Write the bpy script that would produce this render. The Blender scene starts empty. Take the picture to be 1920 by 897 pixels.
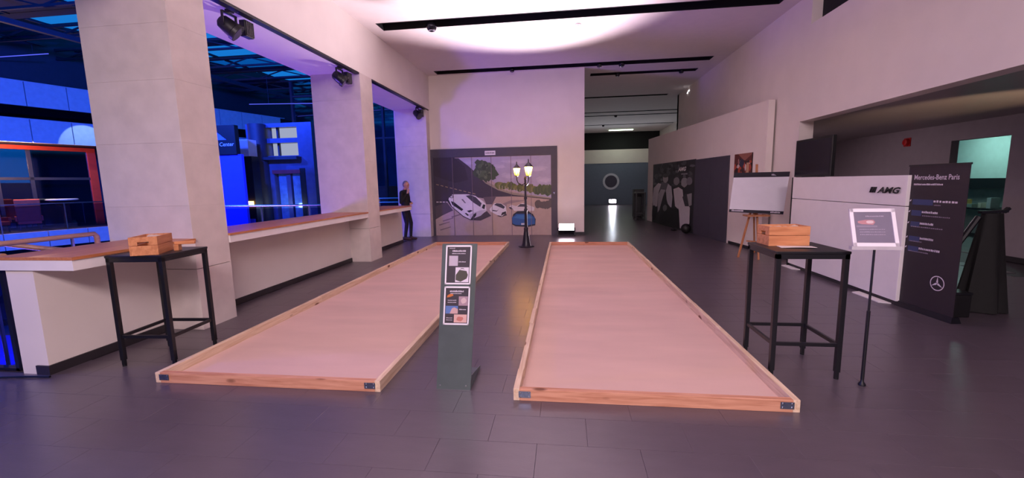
import bpy, bmesh, math, random
from mathutils import Vector, Matrix
random.seed(7)
sc = bpy.context.scene
COL = sc.collection
PI = math.pi

# ------------------------------------------------------------------ camera
CAMZ = 1.62
cam_d = bpy.data.cameras.new('camera')
cam = bpy.data.objects.new('camera', cam_d)
COL.objects.link(cam)
rt = Vector((0.99231, 0.12212, -0.02005)); up = Vector((0.00367, 0.13292, 0.99112)); fw = Vector((-0.12370, 0.98357, -0.13145))
cam.matrix_world = Matrix(((rt.x, up.x, -fw.x, 0), (rt.y, up.y, -fw.y, 0), (rt.z, up.z, -fw.z, CAMZ), (0, 0, 0, 1)))
cam_d.sensor_width = 36.0
cam_d.lens = 789.9 / 1920 * 36
cam_d.clip_start = 0.05
cam_d.clip_end = 200
sc.camera = cam

# ------------------------------------------------------------------ world, exposure
sc.view_settings.view_transform = 'Standard'
sc.view_settings.look = 'None'
sc.view_settings.gamma = 1
sc.view_settings.use_curve_mapping = False
sc.view_settings.exposure = 0.0
w = bpy.data.worlds.new('dusk_sky'); sc.world = w
w.use_nodes = True
bgn = w.node_tree.nodes['Background']
bgn.inputs[0].default_value = (0.012, 0.20, 0.52, 1)      # dusk sky over the glass roof
bgn.inputs[1].default_value = 1.5


def lin(c):
    c = c / 255
    return c / 12.92 if c <= .04045 else ((c + .055) / 1.055) ** 2.4


def rgb(t):
    return (lin(t[0]), lin(t[1]), lin(t[2]), 1)


def light(name, kind, loc, power, color, aim=None, **kw):
    d = bpy.data.lights.new(name, kind)
    d.energy = power; d.color = color
    for k, v in kw.items():
        setattr(d, k, v)
    o = bpy.data.objects.new(name, d); COL.objects.link(o)
    o.location = loc
    if aim is not None:
        o.rotation_euler = (Vector(aim) - Vector(loc)).to_track_quat('-Z', 'Y').to_euler()
    return o


PINK = (1.0, 0.80, 0.85)
# beam of the floodlight on the floor before the back wall, turned up to the ceiling
light('floodlight_beam', 'SPOT', (0.06, 12.60, 0.36), 6000, (1.0, 0.80, 0.91), aim=(-1.0, 7.7, 4.93), spot_size=math.radians(66), spot_blend=1.0, shadow_soft_size=0.12)
# added area light behind the camera, brightens the hall from out of view
light('rear_fill_light', 'AREA', (0.2, -2.6, 4.85), 1150, PINK, aim=(0.4, 0.4, 0.0), shape='RECTANGLE', size=6.0, size_y=2.0)
# blue event lighting in the atrium
BLUE = (0.025, 0.085, 1.0)
light('atrium_blue_light', 'SPOT', (-8.5, 7.0, 5.6), 9000, BLUE, aim=(-22, 17, 3.2), spot_size=math.radians(120), spot_blend=.6, shadow_soft_size=.25)
light('atrium_blue_light', 'SPOT', (-13.5, 8.0, 6.6), 4200, BLUE, aim=(-10, 18, 1.0), spot_size=math.radians(100), spot_blend=.6, shadow_soft_size=.25)
light('atrium_violet_light', 'SPOT', (-11.5, 6.3, -1.5), 2900, (.26, .12, 1.0), aim=(-3.6, 8.5, 4.4), spot_size=math.radians(95), spot_blend=.8, shadow_soft_size=.8)
light('atrium_ground_light', 'SPOT', (-12, 3.0, 2.0), 3500, BLUE, aim=(-18, 11, -3.2), spot_size=math.radians(100), spot_blend=.8, shadow_soft_size=.3)


light('atrium_near_light', 'SPOT', (-10.5, 1.2, 3.4), 1100, BLUE, aim=(-4.5, 1.6, 0), spot_size=math.radians(70), spot_blend=.9, shadow_soft_size=.3)


# ------------------------------------------------------------------ materials
MATS = {}


def mat(name, c, rough=.6, metal=0.0, var=.05, scale=6.0, bump=0.0, bscale=60.0, emit=None, estr=0.0, spec=.5, stretch=None, rnd=0.0):
    if name in MATS:
        return MATS[name]
    m = bpy.data.materials.new(name); m.use_nodes = True
    nt = m.node_tree; b = nt.nodes['Principled BSDF']
    base = rgb(c)
    b.inputs['Base Color'].default_value = base
    b.inputs['Roughness'].default_value = rough
    b.inputs['Metallic'].default_value = metal
    b.inputs['Specular IOR Level'].default_value = spec
    tc = nt.nodes.new('ShaderNodeTexCoord')
    src = tc.outputs['Object']
    if stretch:
        mp = nt.nodes.new('ShaderNodeMapping'); mp.inputs['Scale'].default_value = stretch
        nt.links.new(src, mp.inputs[0]); src = mp.outputs[0]
    if var or rnd:
        n = nt.nodes.new('ShaderNodeTexNoise'); n.inputs['Scale'].default_value = scale; n.inputs['Detail'].default_value = 4
        nt.links.new(src, n.inputs['Vector'])
        r = nt.nodes.new('ShaderNodeMapRange'); r.inputs[1].default_value = .3; r.inputs[2].default_value = .7
        r.inputs[3].default_value = 1 - var * 2; r.inputs[4].default_value = 1 + var * 2
        nt.links.new(n.outputs[0], r.inputs[0])
        val = r.outputs[0]
        if rnd:
            oi = nt.nodes.new('ShaderNodeObjectInfo')
            r2 = nt.nodes.new('ShaderNodeMapRange'); r2.inputs[3].default_value = 1 - rnd; r2.inputs[4].default_value = 1 + rnd
            nt.links.new(oi.outputs['Random'], r2.inputs[0])
            mu = nt.nodes.new('ShaderNodeMath'); mu.operation = 'MULTIPLY'
            nt.links.new(val, mu.inputs[0]); nt.links.new(r2.outputs[0], mu.inputs[1]); val = mu.outputs[0]
        mx = nt.nodes.new('ShaderNodeVectorMath'); mx.operation = 'SCALE'
        mx.inputs[0].default_value = base[:3]
        nt.links.new(val, mx.inputs['Scale'])
        nt.links.new(mx.outputs[0], b.inputs['Base Color'])
    if bump:
        n2 = nt.nodes.new('ShaderNodeTexNoise'); n2.inputs['Scale'].default_value = bscale; n2.inputs['Detail'].default_value = 3
        nt.links.new(src, n2.inputs['Vector'])
        bp = nt.nodes.new('ShaderNodeBump'); bp.inputs['Strength'].default_value = bump; bp.inputs['Distance'].default_value = .01
        nt.links.new(n2.outputs[0], bp.inputs['Height']); nt.links.new(bp.outputs[0], b.inputs['Normal'])
    if emit:
        b.inputs['Emission Color'].default_value = rgb(emit)
        b.inputs['Emission Strength'].default_value = estr
    MATS[name] = m
    return m


def wood(name, c, dark, axis=(1, 12, 12), rough=.6, knots=True):
    if name in MATS:
        return MATS[name]
    m = bpy.data.materials.new(name); m.use_nodes = True
    nt = m.node_tree; b = nt.nodes['Principled BSDF']
    tc = nt.nodes.new('ShaderNodeTexCoord')
    oi = nt.nodes.new('ShaderNodeObjectInfo')
    ad = nt.nodes.new('ShaderNodeVectorMath'); ad.operation = 'MULTIPLY_ADD'
    ad.inputs[1].default_value = (1, 1, 1)
    sc3 = nt.nodes.new('ShaderNodeVectorMath'); sc3.operation = 'SCALE'; sc3.inputs[0].default_value = (17, 9, 5)
    nt.links.new(oi.outputs['Random'], sc3.inputs['Scale'])
    nt.links.new(tc.outputs['Object'], ad.inputs[0]); nt.links.new(sc3.outputs[0], ad.inputs[2])
    mp = nt.nodes.new('ShaderNodeMapping'); mp.inputs['Scale'].default_value = axis
    nt.links.new(ad.outputs[0], mp.inputs[0])
    n = nt.nodes.new('ShaderNodeTexNoise'); n.inputs['Scale'].default_value = 3; n.inputs['Detail'].default_value = 6; n.inputs['Distortion'].default_value = .6
    nt.links.new(mp.outputs[0], n.inputs['Vector'])
    r = nt.nodes.new('ShaderNodeValToRGB')
    r.color_ramp.elements[0].position = .32; r.color_ramp.elements[0].color = rgb(dark)
    r.color_ramp.elements[1].position = .62; r.color_ramp.elements[1].color = rgb(c)
    nt.links.new(n.outputs[0], r.inputs[0])
    out = r.outputs[0]
    if knots:
        v = nt.nodes.new('ShaderNodeTexVoronoi'); v.inputs['Scale'].default_value = 2.6
        mp2 = nt.nodes.new('ShaderNodeMapping'); mp2.inputs['Scale'].default_value = tuple(.9 if a <= 1 else 2.2 for a in axis)
        nt.links.new(ad.outputs[0], mp2.inputs[0]); nt.links.new(mp2.outputs[0], v.inputs['Vector'])
        mr = nt.nodes.new('ShaderNodeMapRange'); mr.inputs[1].default_value = .10; mr.inputs[2].default_value = .17
        nt.links.new(v.outputs['Distance'], mr.inputs[0])
        mx = nt.nodes.new('ShaderNodeMix'); mx.data_type = 'RGBA'
        mx.inputs[6].default_value = rgb((112, 66, 44))
        nt.links.new(mr.outputs[0], mx.inputs[0]); nt.links.new(out, mx.inputs[7]); out = mx.outputs[2]
    nt.links.new(out, b.inputs['Base Color'])
    b.inputs['Roughness'].default_value = rough
    MATS[name] = m
    return m


def emitter(name, c, s):
    if name in MATS:
        return MATS[name]
    m = bpy.data.materials.new(name); m.use_nodes = True
    nt = m.node_tree; nt.nodes.clear()
    e = nt.nodes.new('ShaderNodeEmission'); e.inputs[0].default_value = rgb(c); e.inputs[1].default_value = s
    o = nt.nodes.new('ShaderNodeOutputMaterial'); nt.links.new(e.outputs[0], o.inputs[0])
    MATS[name] = m
    return m


def glass(name, tint, gl=.12, rough=.03):
    if name in MATS:
        return MATS[name]
    m = bpy.data.materials.new(name); m.use_nodes = True
    nt = m.node_tree; nt.nodes.clear()
    t = nt.nodes.new('ShaderNodeBsdfTransparent'); t.inputs[0].default_value = rgb(tint)
    g = nt.nodes.new('ShaderNodeBsdfGlossy'); g.inputs['Roughness'].default_value = rough
    mx = nt.nodes.new('ShaderNodeMixShader'); mx.inputs[0].default_value = gl
    o = nt.nodes.new('ShaderNodeOutputMaterial')
    nt.links.new(t.outputs[0], mx.inputs[1]); nt.links.new(g.outputs[0], mx.inputs[2]); nt.links.new(mx.outputs[0], o.inputs[0])
    MATS[name] = m
    return m


WALL = mat('painted_plaster', (226, 216, 210), .75, var=.015, scale=2, bump=.03, bscale=120)
CEIL = mat('ceiling_plaster', (226, 216, 214), .8, var=.01)
STONE = mat('limestone_block', (214, 202, 196), .7, var=.03, scale=5, bump=.08, bscale=40, rnd=.02)
BLACK = mat('matt_black', (16, 15, 18), .5, var=.05)
BLACKMET = mat('black_powder_coat', (20, 20, 26), .4, var=.03)
DARKGREY = mat('dark_grey_panel', (70, 66, 80), .55, var=.03)
DGLOSS = mat('dark_void', (12, 12, 16), .8, var=0)
SOCLE = mat('black_skirting', (40, 35, 40), .5, var=.03)
TILE = mat('slate_tile', (82, 72, 81), .31, var=.04, scale=3.5, bump=.05, bscale=30, rnd=.03, stretch=(1, 4, 1), spec=1.0)
JOINT = mat('tile_joint', (58, 50, 57), .6, var=.05)
WHITE = mat('white_panel', (232, 226, 224), .5, var=.01)
CHROME = mat('brushed_steel', (190, 190, 195), .25, metal=1.0, var=.03)
BRACKET = mat('galvanised_bracket', (130, 140, 165), .3, metal=.9, var=.08, scale=30)
PINE_Y = wood('pine_timber_long', (224, 198, 172), (200, 168, 138), axis=(14, 1, 14))
PINE_X = wood('pine_timber_cross', (208, 152, 124), (180, 120, 92), axis=(1, 14, 14))
CRATEW = wood('crate_wood', (214, 146, 100), (188, 118, 76), axis=(1, 10, 10), knots=False)
SILLW = wood('sill_wood', (200, 132, 86), (176, 106, 64), axis=(10, 1, 10), knots=False, rough=.4)
EASELW = wood('easel_wood', (196, 132, 90), (170, 104, 66), axis=(8, 8, 1), knots=False)
RAILW = wood('handrail_wood', (186, 140, 120), (160, 112, 92), axis=(8, 1, 8), knots=False, rough=.35)
SAND = mat('sand_mat', (210, 175, 164), .9, var=.035, scale=1.2, bump=.25, bscale=220, stretch=(.6, 2.2, 1))
SKIN = mat('skin', (196, 140, 120), .55, var=.03)
ATR = mat('atrium_plaster', (205, 205, 215), .7, var=.03)
ATRDARK = mat('atrium_dark_steel', (36, 40, 56), .6, var=.05)
RED = mat('red_window_frame', (190, 60, 40), .5, var=.04)


# ------------------------------------------------------------------ mesh helpers
class MB:
    def __init__(s):
        s.v = []; s.f = []; s.m = []

    def add(s, vs, fs, mi=0):
        o = len(s.v)
        s.v += [tuple(p) for p in vs]
        for f in fs:
            s.f.append(tuple(i + o for i in f)); s.m.append(mi)
        return s

    def box(s, x0, x1, y0, y1, z0, z1, mi=0):
        if x0 > x1: x0, x1 = x1, x0
        if y0 > y1: y0, y1 = y1, y0
        if z0 > z1: z0, z1 = z1, z0
        vs = [(x0, y0, z0), (x1, y0, z0), (x1, y1, z0), (x0, y1, z0), (x0, y0, z1), (x1, y0, z1), (x1, y1, z1), (x0, y1, z1)]
        return s.add(vs, [(0, 3, 2, 1), (4, 5, 6, 7), (0, 1, 5, 4), (1, 2, 6, 5), (2, 3, 7, 6), (3, 0, 4, 7)], mi)

    def hexa(s, b, t, mi=0):
        """b, t: four bottom and four top corners, same winding"""
        return s.add(list(b) + list(t), [(3, 2, 1, 0), (4, 5, 6, 7), (0, 1, 5, 4), (1, 2, 6, 5), (2, 3, 7, 6), (3, 0, 4, 7)], mi)

    def bar(s, a, b, w, d, mi=0, upv=(0, 0, 1)):
        a = Vector(a); b = Vector(b); k = (b - a).normalized()
        u = Vector(upv)
        if abs(k.dot(u)) > .98: u = Vector((0, 1, 0))
        x = k.cross(u).normalized() * (w / 2); y = x.cross(k).normalized() * (d / 2)
        q = [a - x - y, a + x - y, a + x + y, a - x + y]; r = [b - x - y, b + x - y, b + x + y, b - x + y]
        return s.hexa(q, r, mi)

    def tube(s, pts, r, n=10, mi=0, cap=True):
        pts = [Vector(p) for p in pts]; rings = []
        rs = r if isinstance(r, (list, tuple)) else [r] * len(pts)
        ref = Vector((0, 0, 1))
        d0 = (pts[1] - pts[0]).normalized()
        if abs(d0.dot(ref)) > .9: ref = Vector((1, 0, 0))
        x = d0.cross(ref).normalized()
        for i, p in enumerate(pts):
            if i == 0: d = pts[1] - pts[0]
            elif i == len(pts) - 1: d = pts[-1] - pts[-2]
            else: d = (pts[i + 1] - p).normalized() + (p - pts[i - 1]).normalized()
            d = d.normalized()
            x = (x - d * x.dot(d)).normalized(); y = d.cross(x)
            rings.append([p + (x * math.cos(2 * PI * k / n) + y * math.sin(2 * PI * k / n)) * rs[i] for k in range(n)])
        vs = [q for g in rings for q in g]
        fs = [(i * n + k, i * n + (k + 1) % n, (i + 1) * n + (k + 1) % n, (i + 1) * n + k) for i in range(len(pts) - 1) for k in range(n)]
        if cap:
            fs.append(tuple(range(n - 1, -1, -1))); fs.append(tuple((len(pts) - 1) * n + k for k in range(n)))
        return s.add(vs, fs, mi)

    def lathe(s, prof, c=(0, 0, 0), n=20, mi=0, axis='z'):
        vs = []
        for r, z in prof:
            for k in range(n):
                a = 2 * PI * k / n
                p = (r * math.cos(a), r * math.sin(a), z)
                if axis == 'y': p = (p[0], -p[2], p[1])
                if axis == 'x': p = (p[2], p[0], p[1])
                vs.append((p[0] + c[0], p[1] + c[1], p[2] + c[2]))
        m = len(prof)
        fs = [(i * n + k, i * n + (k + 1) % n, (i + 1) * n + (k + 1) % n, (i + 1) * n + k) for i in range(m - 1) for k in range(n)]
        fs.append(tuple(range(n - 1, -1, -1))); fs.append(tuple((m - 1) * n + k for k in range(n)))
        return s.add(vs, fs, mi)

    def sphere(s, c, r, n=14, m=10, mi=0):
        rr = r if isinstance(r, (tuple, list)) else (r, r, r)
        vs = [(c[0], c[1], c[2] - rr[2])]; fs = []
        for i in range(1, m):
            t = PI * i / m
            for k in range(n):
                a = 2 * PI * k / n
                vs.append((c[0] + rr[0] * math.sin(t) * math.cos(a), c[1] + rr[1] * math.sin(t) * math.sin(a), c[2] - rr[2] * math.cos(t)))
        vs.append((c[0], c[1], c[2] + rr[2])); L = len(vs) - 1
        for k in range(n):
            fs.append((0, 1 + (k + 1) % n, 1 + k))
            fs.append((L, 1 + (m - 2) * n + k, 1 + (m - 2) * n + (k + 1) % n))
        for i in range(m - 2):
            for k in range(n):
                a = 1 + i * n + k; b = 1 + i * n + (k + 1) % n
                fs.append((a, b, b + n, a + n))
        return s.add(vs, fs, mi)

    def poly(s, pts, mi=0):
        return s.add(pts, [tuple(range(len(pts)))], mi)

    def extrude(s, pts, d, mi=0):
        """closed outline pts pushed along vector d"""
        n = len(pts); q = [tuple(Vector(p) + Vector(d)) for p in pts]
        fs = [tuple(range(n - 1, -1, -1)), tuple(range(n, 2 * n))] + [(i, (i + 1) % n, n + (i + 1) % n, n + i) for i in range(n)]
        return s.add(list(pts) + q, fs, mi)

    def mesh(s, name, mats):
        me = bpy.data.meshes.new(name)
        me.from_pydata(s.v, [], s.f); me.update()
        for m in (mats if isinstance(mats, (list, tuple)) else [mats]):
            me.materials.append(m)
        for p, i in zip(me.polygons, s.m): p.material_index = i
        return me

    def build(s, name, mats, parent=None, smooth=False, bevel=0, recalc=True):
        me = s.mesh(name, mats)
        if recalc:
            bm = bmesh.new(); bm.from_mesh(me); bmesh.ops.recalc_face_normals(bm, faces=bm.faces); bm.to_mesh(me); bm.free()
        if smooth:
            for p in me.polygons: p.use_smooth = True
        o = bpy.data.objects.new(name, me); COL.objects.link(o)
        if parent: o.parent = parent
        if bevel:
            b = o.modifiers.new('bevel', 'BEVEL'); b.width = bevel; b.segments = 2; b.limit_method = 'ANGLE'
        if smooth:
            try:
                me.set_sharp_from_angle(angle=math.radians(40))
            except Exception:
                pass
        return o


def tag(o, label, cat, group=None):
    o['label'] = label; o['category'] = cat
    if group: o['group'] = group
    return o


def struct(o):
    o['kind'] = 'structure'
    return o


def thing(name, label, cat, loc=(0, 0, 0), rz=0, group=None):
    o = bpy.data.objects.new(name, None); COL.objects.link(o)
    o.empty_display_size = .1
    o.location = loc; o.rotation_euler = (0, 0, rz)
    return tag(o, label, cat, group)


def copy_tree(o, parent=None):
    c = o.copy(); COL.objects.link(c)
    if parent: c.parent = parent
    for ch in list(o.children): copy_tree(ch, c)
    return c


def B(*a):
    return MB().box(*a)


def text_mb(txt, size, org, ux, uy, mb=None, mi=0, italic=0.0, align='LEFT', sx=1.0, bold=0.0):
    """flat lettering; org = start of the base line, ux / uy = reading and up direction"""
    cu = bpy.data.curves.new('t', 'FONT'); cu.body = txt; cu.size = size; cu.align_x = align; cu.shear = italic; cu.resolution_u = 2
    cu.offset = bold
    ob = bpy.data.objects.new('t', cu); COL.objects.link(ob)
    me = ob.to_mesh()
    mb = mb or MB()
    org = Vector(org); ux = Vector(ux).normalized(); uy = Vector(uy).normalized()
    mb.add([org + ux * (v.co.x * sx) + uy * v.co.y for v in me.vertices], [tuple(p.vertices) for p in me.polygons], mi)
    ob.to_mesh_clear()
    bpy.data.objects.remove(ob); bpy.data.curves.remove(cu)
    return mb


def scribble(org, ux, uy, wid, h, n, seed=1, mb=None, mi=0):
    """a row of letter-sized strokes for a line too blurred to read"""
    q = random.Random(seed + n); mb = mb or MB()
    org = Vector(org); ux = Vector(ux).normalized(); uy = Vector(uy).normalized(); st = wid / n
    for k in range(n):
        a = org + ux * (st * k); ww = st * q.uniform(.62, .86); hh = h * q.uniform(.7, 1.0)
        mb.poly([a, a + ux * ww, a + ux * ww + uy * hh, a + uy * hh], mi)
    return mb


def printart(name, parent, org, ux, uy, wid, hei, shapes, step=.0005, rough=.5):
    """flat print: coloured outlines in 0..1 page coordinates, on one page"""
    ux = Vector(ux).normalized(); uy = Vector(uy).normalized(); nn = ux.cross(uy)
    mb = MB(); ml = []; idx = {}
    org = Vector(org)
    for k, (c, pts) in enumerate(shapes):
        if c not in idx:
            idx[c] = len(ml); ml.append(mat('print_%d_%d_%d' % c, c, rough, var=.02, scale=9))
        mb.poly([org + ux * (u * wid) + uy * (v * hei) + nn * (.001 + k * step) for u, v in pts], idx[c])
    return mb.build(name, ml, parent, recalc=False)


def rectp(u0, v0, u1, v1):
    return [(u0, v0), (u1, v0), (u1, v1), (u0, v1)]


def blob(u, v, ru, rv, n=14, j=.2, rs=None):
    rs = rs or random
    return [(u + ru * math.cos(2 * PI * k / n) * (1 + rs.uniform(-j, j)), v + rv * math.sin(2 * PI * k / n) * (1 + rs.uniform(-j, j))) for k in range(n)]


# ------------------------------------------------------------------ room shell
ZC = 4.93; XR = 4.45; YB = 13.05
# floor ---------------------------------------------------------------
fl = MB()
fl.box(-9.0, 8.3, -6.3, 3.15, -.35, -.012)
fl.box(-4.88, 8.3, 3.15, 4.2, -.35, -.012)
fl.box(-5.3, 8.3, 4.2, 13.4, -.35, -.012)
fl.box(.0, 8.3, 13.4, 30.6, -.35, -.012)
floor = struct(fl.build('floor', JOINT))
TW, TD, G = .625, .31, .0015


def tilemesh(w, d, name):
    c = .001
    b = [(-w / 2, -d / 2), (w / 2, -d / 2), (w / 2, d / 2), (-w / 2, d / 2)]
    t = [(-w / 2 + c, -d / 2 + c), (w / 2 - c, -d / 2 + c), (w / 2 - c, d / 2 - c), (-w / 2 + c, d / 2 - c)]
    mb = MB()
    mb.add([(x, y, -.012) for x, y in b] + [(x, y, -c * .5) for x, y in b] + [(x, y, 0) for x, y in t],
           [(8, 9, 10, 11)] + [(i, (i + 1) % 4, 4 + (i + 1) % 4, 4 + i) for i in range(4)] + [(4 + i, 4 + (i + 1) % 4, 8 + (i + 1) % 4, 8 + i) for i in range(4)])
    return mb


def visible_tile(x, y):
    # frame test for a floor point
    p = Vector((x, y, -CAMZ)); d = p.dot(fw)
    if d < .3: return False
    u = p.dot(rt) / d * 789.9; v = -p.dot(up) / d * 789.9
    return abs(u) < 1060 and v < 500


def under_court(x, y):
    return (-3.1 < x < -1.75 or -.05 < x < 1.25) and 3.2 < y < 10.6


tiles = []
for j in range(-20, 100):
    y = 2.595 + .31 * j
    off = .0 if j % 2 == 0 else .3125
    for i in range(-16, 16):
        x = -2.675 + off + i * TW
        if y > 30 or y < -6: continue
        if y + .155 < 3.15:
            if not (-8.6 < x < 8.2): continue
        elif y < 13.4:
            if not (-4.6 < x < 8.2): continue
        elif not (.2 < x < 8.2): continue
        if under_court(x, y): continue
        tiles.append((x, y))
tiles.sort(key=lambda t: (not visible_tile(*t), t[0] ** 2 + t[1] ** 2))
tm = tilemesh(TW - G, TD - G, 'tile').mesh('tile', TILE)
for x, y in tiles[:300]:
    o = bpy.data.objects.new('tile', tm); COL.objects.link(o); o.parent = floor; o.location = (x, y, 0)
rest = MB(); tb = tilemesh(TW - G, TD - G, 't')
for x, y in tiles[300:]:
    rest.add([(v[0] + x, v[1] + y, v[2]) for v in tb.v], tb.f)
o = rest.build('far_tiles', TILE, floor, recalc=False); o['kind'] = 'stuff'

# ceiling with recessed dark lighting slots ------------------------------
slots = [(4.85, 5.28, -3.84, 4.1), (8.76, 9.17, -3.84, 4.1), (12.55, 12.92, -3.8, 4.04), (13.78, 14.08, .82, 4.0), (17.5, 17.72, .62, 4.0), (21.3, 21.5, .62, 6.3), (22.4, 22.6, .62, 6.3), (26.0, 26.2, .62, 6.3)]
cb = MB(); y = -6.3; cz1 = 5.2
for (y0, y1, x0, x1) in slots:
    cb.box(-5.3, 6.6, y, y0, ZC, cz1)
    cb.box(-5.3, x0, y0, y1, ZC, cz1); cb.box(x1, 6.6, y0, y1, ZC, cz1)
    y = y1
cb.box(-5.3, 6.6, y, 31, ZC, cz1)
ceiling = struct(cb.build('ceiling', CEIL))
for (y0, y1, x0, x1) in slots:
    s = MB(); e = .004
    s.box(x0, x1, y0, y1, cz1 - .03, cz1 + .02)
    s.box(x0 + e, x1 - e, y0, y0 + .012, ZC - .006, cz1); s.box(x0 + e, x1 - e, y1 - .012, y1, ZC - .006, cz1)
    s.box(x0, x0 + .012, y0, y1, ZC - .006, cz1); s.box(x1 - .012, x1, y0, y1, ZC - .006, cz1)
    s.build('light_slot', DGLOSS, ceiling)

# walls --------------------------------------------------------------------
wb = MB()
wb.box(-5.3, .6, YB, YB + .35, 0, ZC)
struct(wb.build('wall_back', WALL))
bb = MB(); bb.box(-4.62, -4.25, YB - .015, YB - .001, 0, .09); bb.box(-.19, .6, YB - .015, YB - .001, 0, .09); bb.box(.601, .615, YB - .015, 30, 0, .09)
struct(bb.build('baseboard_back', SOCLE))
struct(B(.3, .6, 13.4, 30.3, 0, ZC).build('wall_corridor_left', WALL))
# corridor end: grey lower wall, white band, dark upper opening
struct(B(.3, 8.3, 30.0, 30.2, 0, 2.84).build('wall_corridor_end', mat('corridor_grey', (100, 110, 130), .5, var=.02)))
struct(B(.3, 8.3, 29.97, 30.2, 2.84, 3.76).build('trim_1', WALL))
struct(B(.3, 8.3, 30.12, 30.2, 3.76, ZC).build('wall_corridor_end_top', DGLOSS))
struct(B(6.4, 6.6, 17.9, 30.2, 0, ZC).build('wall_corridor_right', WALL))
# right wall: upper wall with opening to the side room underneath
rw = MB()
rw.box(XR, XR + .25, -6.3, 7.55, 2.67, 4.37); rw.box(XR, XR + .25, 7.55, 8.69, 2.67, 4.37)
rw.box(XR, XR + .25, 8.69, 17.9, 2.67, ZC)
rw.box(XR, XR + .25, 8.85, 17.9, 0, 2.67)
rw.box(XR, XR + .25, -6.3, 8.69, ZC - .13, ZC)
struct(rw.build('wall_right', WALL))
up_open = B(XR + .18, XR + .24, -6.3, 8.69, 4.37, ZC - .13)
struct(up_open.build('window_1', DGLOSS))
struct(B(XR - .012, XR - .001, 8.86, 9.7, 0, .09).build('baseboard_right', SOCLE))
struct(B(XR, 6.6, 17.7, 17.9, 0, ZC).build('wall_corridor_return', WALL))
# rear closure behind the photographer
struct(B(-9.2, 8.5, -6.5, -6.3, -.3, 8.8).build('wall_rear', WALL))
# left beam and soffit
lb = MB(); lb.box(-5.25, -4.13, -6.3, 13.05, 3.92, ZC + .3)
struct(lb.build('wall_left_beam', WALL))
struct(B(-5.3, -5.25, -6.3, 13.4, 4.2, 8.8).build('wall_left_upper', ATR))
t = MB(); t.box(-4.235, -4.135, -2, 12.95, 3.885, 3.919)
tag(t.build('lighting_track', BLACKMET), 'long black lighting track under the edge of the left beam', 'track')


# pillars -----------------------------------------------------------------------
def pillar(x0, x1, y0, y1, label, zs=(0, .715, 1.44, 2.14, 2.81, 3.39, 3.92)):
    p = thing('stone_pillar', label, 'pillar', ((x0 + x1) / 2, (y0 + y1) / 2, 0), group='stone pillars between the atrium windows')
    hw, hd = (x1 - x0) / 2, (y1 - y0) / 2
    for a, b in zip(zs[:-1], zs[1:]):
        g = .006 if a == .715 else .0003
        B(-hw, hw, -hd, hd, a + g, b - .0003).build('stone_block', STONE, p, bevel=.0015)
    B(-hw + .02, hw - .02, -hd + .02, hd - .02, .0, 3.9).build('core', SOCLE, p)
    return p


pillar(-5.24, -4.16, 4.24, 4.74, 'massive pale stone pillar nearest the camera, behind the left bar table')
pillar(-5.2, -4.13, 8.5, 9.05, 'middle pale stone pillar, between the two wooden window ledges')
pillar(-5.15, -4.16, 12.74, YB - .005, 'farthest stone pillar against the back wall, behind the man in black')

# low walls and ledges
lw = MB(); lw.box(-4.86, -4.58, 3.05, 8.6, 0, .985)
struct(lw.build('wall_left', WALL))
lw = MB(); lw.box(-4.86, -4.58, 9.0, 11.45, 0, .985)
struct(lw.build('wall_left_far', WALL))
bl = MB(); bl.box(-4.58, -4.562, 3.05, 4.24, 0, .085); bl.box(-4.58, -4.562, 4.74, 8.5, 0, .085); bl.box(-4.58, -4.562, 9.05, 11.45, 0, .085); bl.box(-4.7, -4.562, 3.035, 3.05, 0, .085)
struct(bl.build('baseboard_left', SOCLE))


def ledge(y0, y1, label, cut=None):
    p = thing('window_ledge', label, 'ledge', (0, 0, 0), group='window ledges on the low wall')
    a = MB(); b = MB()
    segs = [(y0, y1)] if not cut else [(y0, cut[0]), (cut[1], y1)]
    for s0, s1 in segs:
        a.box(-4.95, -4.14, s0, s1, .955, 1.045)
        b.box(-4.955, -4.13, s0 - .004, s1 + .004, 1.046, 1.072)
    a.build('white_apron', WHITE, p); b.build('wooden_top', SILLW, p)
    return p


ledge(3.03, 4.238, 'short wooden-topped ledge beside the left bar table')
ledge(4.745, 8.497, 'long wooden-topped ledge between the near and middle stone pillars')
ledge(9.055, 11.1, 'wooden-topped ledge in front of the man in black')

# right side: partial-height panelled wall with mural ------------------------------
A_ = Vector((4.27, 9.75, 0)); B_ = Vector((3.36, 17.8, 0))
wd = (B_ - A_).normalized(); wn = Vector((wd.y, -wd.x, 0))     # wn points away from the hall
if wn.x < 0: wn = -wn


def wl(s, z, off=0.0):
    p = A_ + wd * s - wn * off
    return (p.x, p.y, z)


L_ = (B_ - A_).length
mw = MB(); mw.hexa([wl(0, 0), wl(L_, 0), wl(L_, 0, -.14), wl(0, 0, -.14)], [wl(0, 3.25), wl(L_, 3.25), wl(L_, 3.25, -.14), wl(0, 3.25, -.14)])
struct(mw.build('wall_mural', WALL))
bw = MB(); bw.hexa([wl(0, 0, .012), wl(1.4, 0, .012), wl(1.4, 0, .001), wl(0, 0, .001)], [wl(0, .07, .012), wl(1.4, .07, .012), wl(1.4, .07, .001), wl(0, .07, .001)])
struct(bw.build('baseboard_mural', SOCLE))

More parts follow.
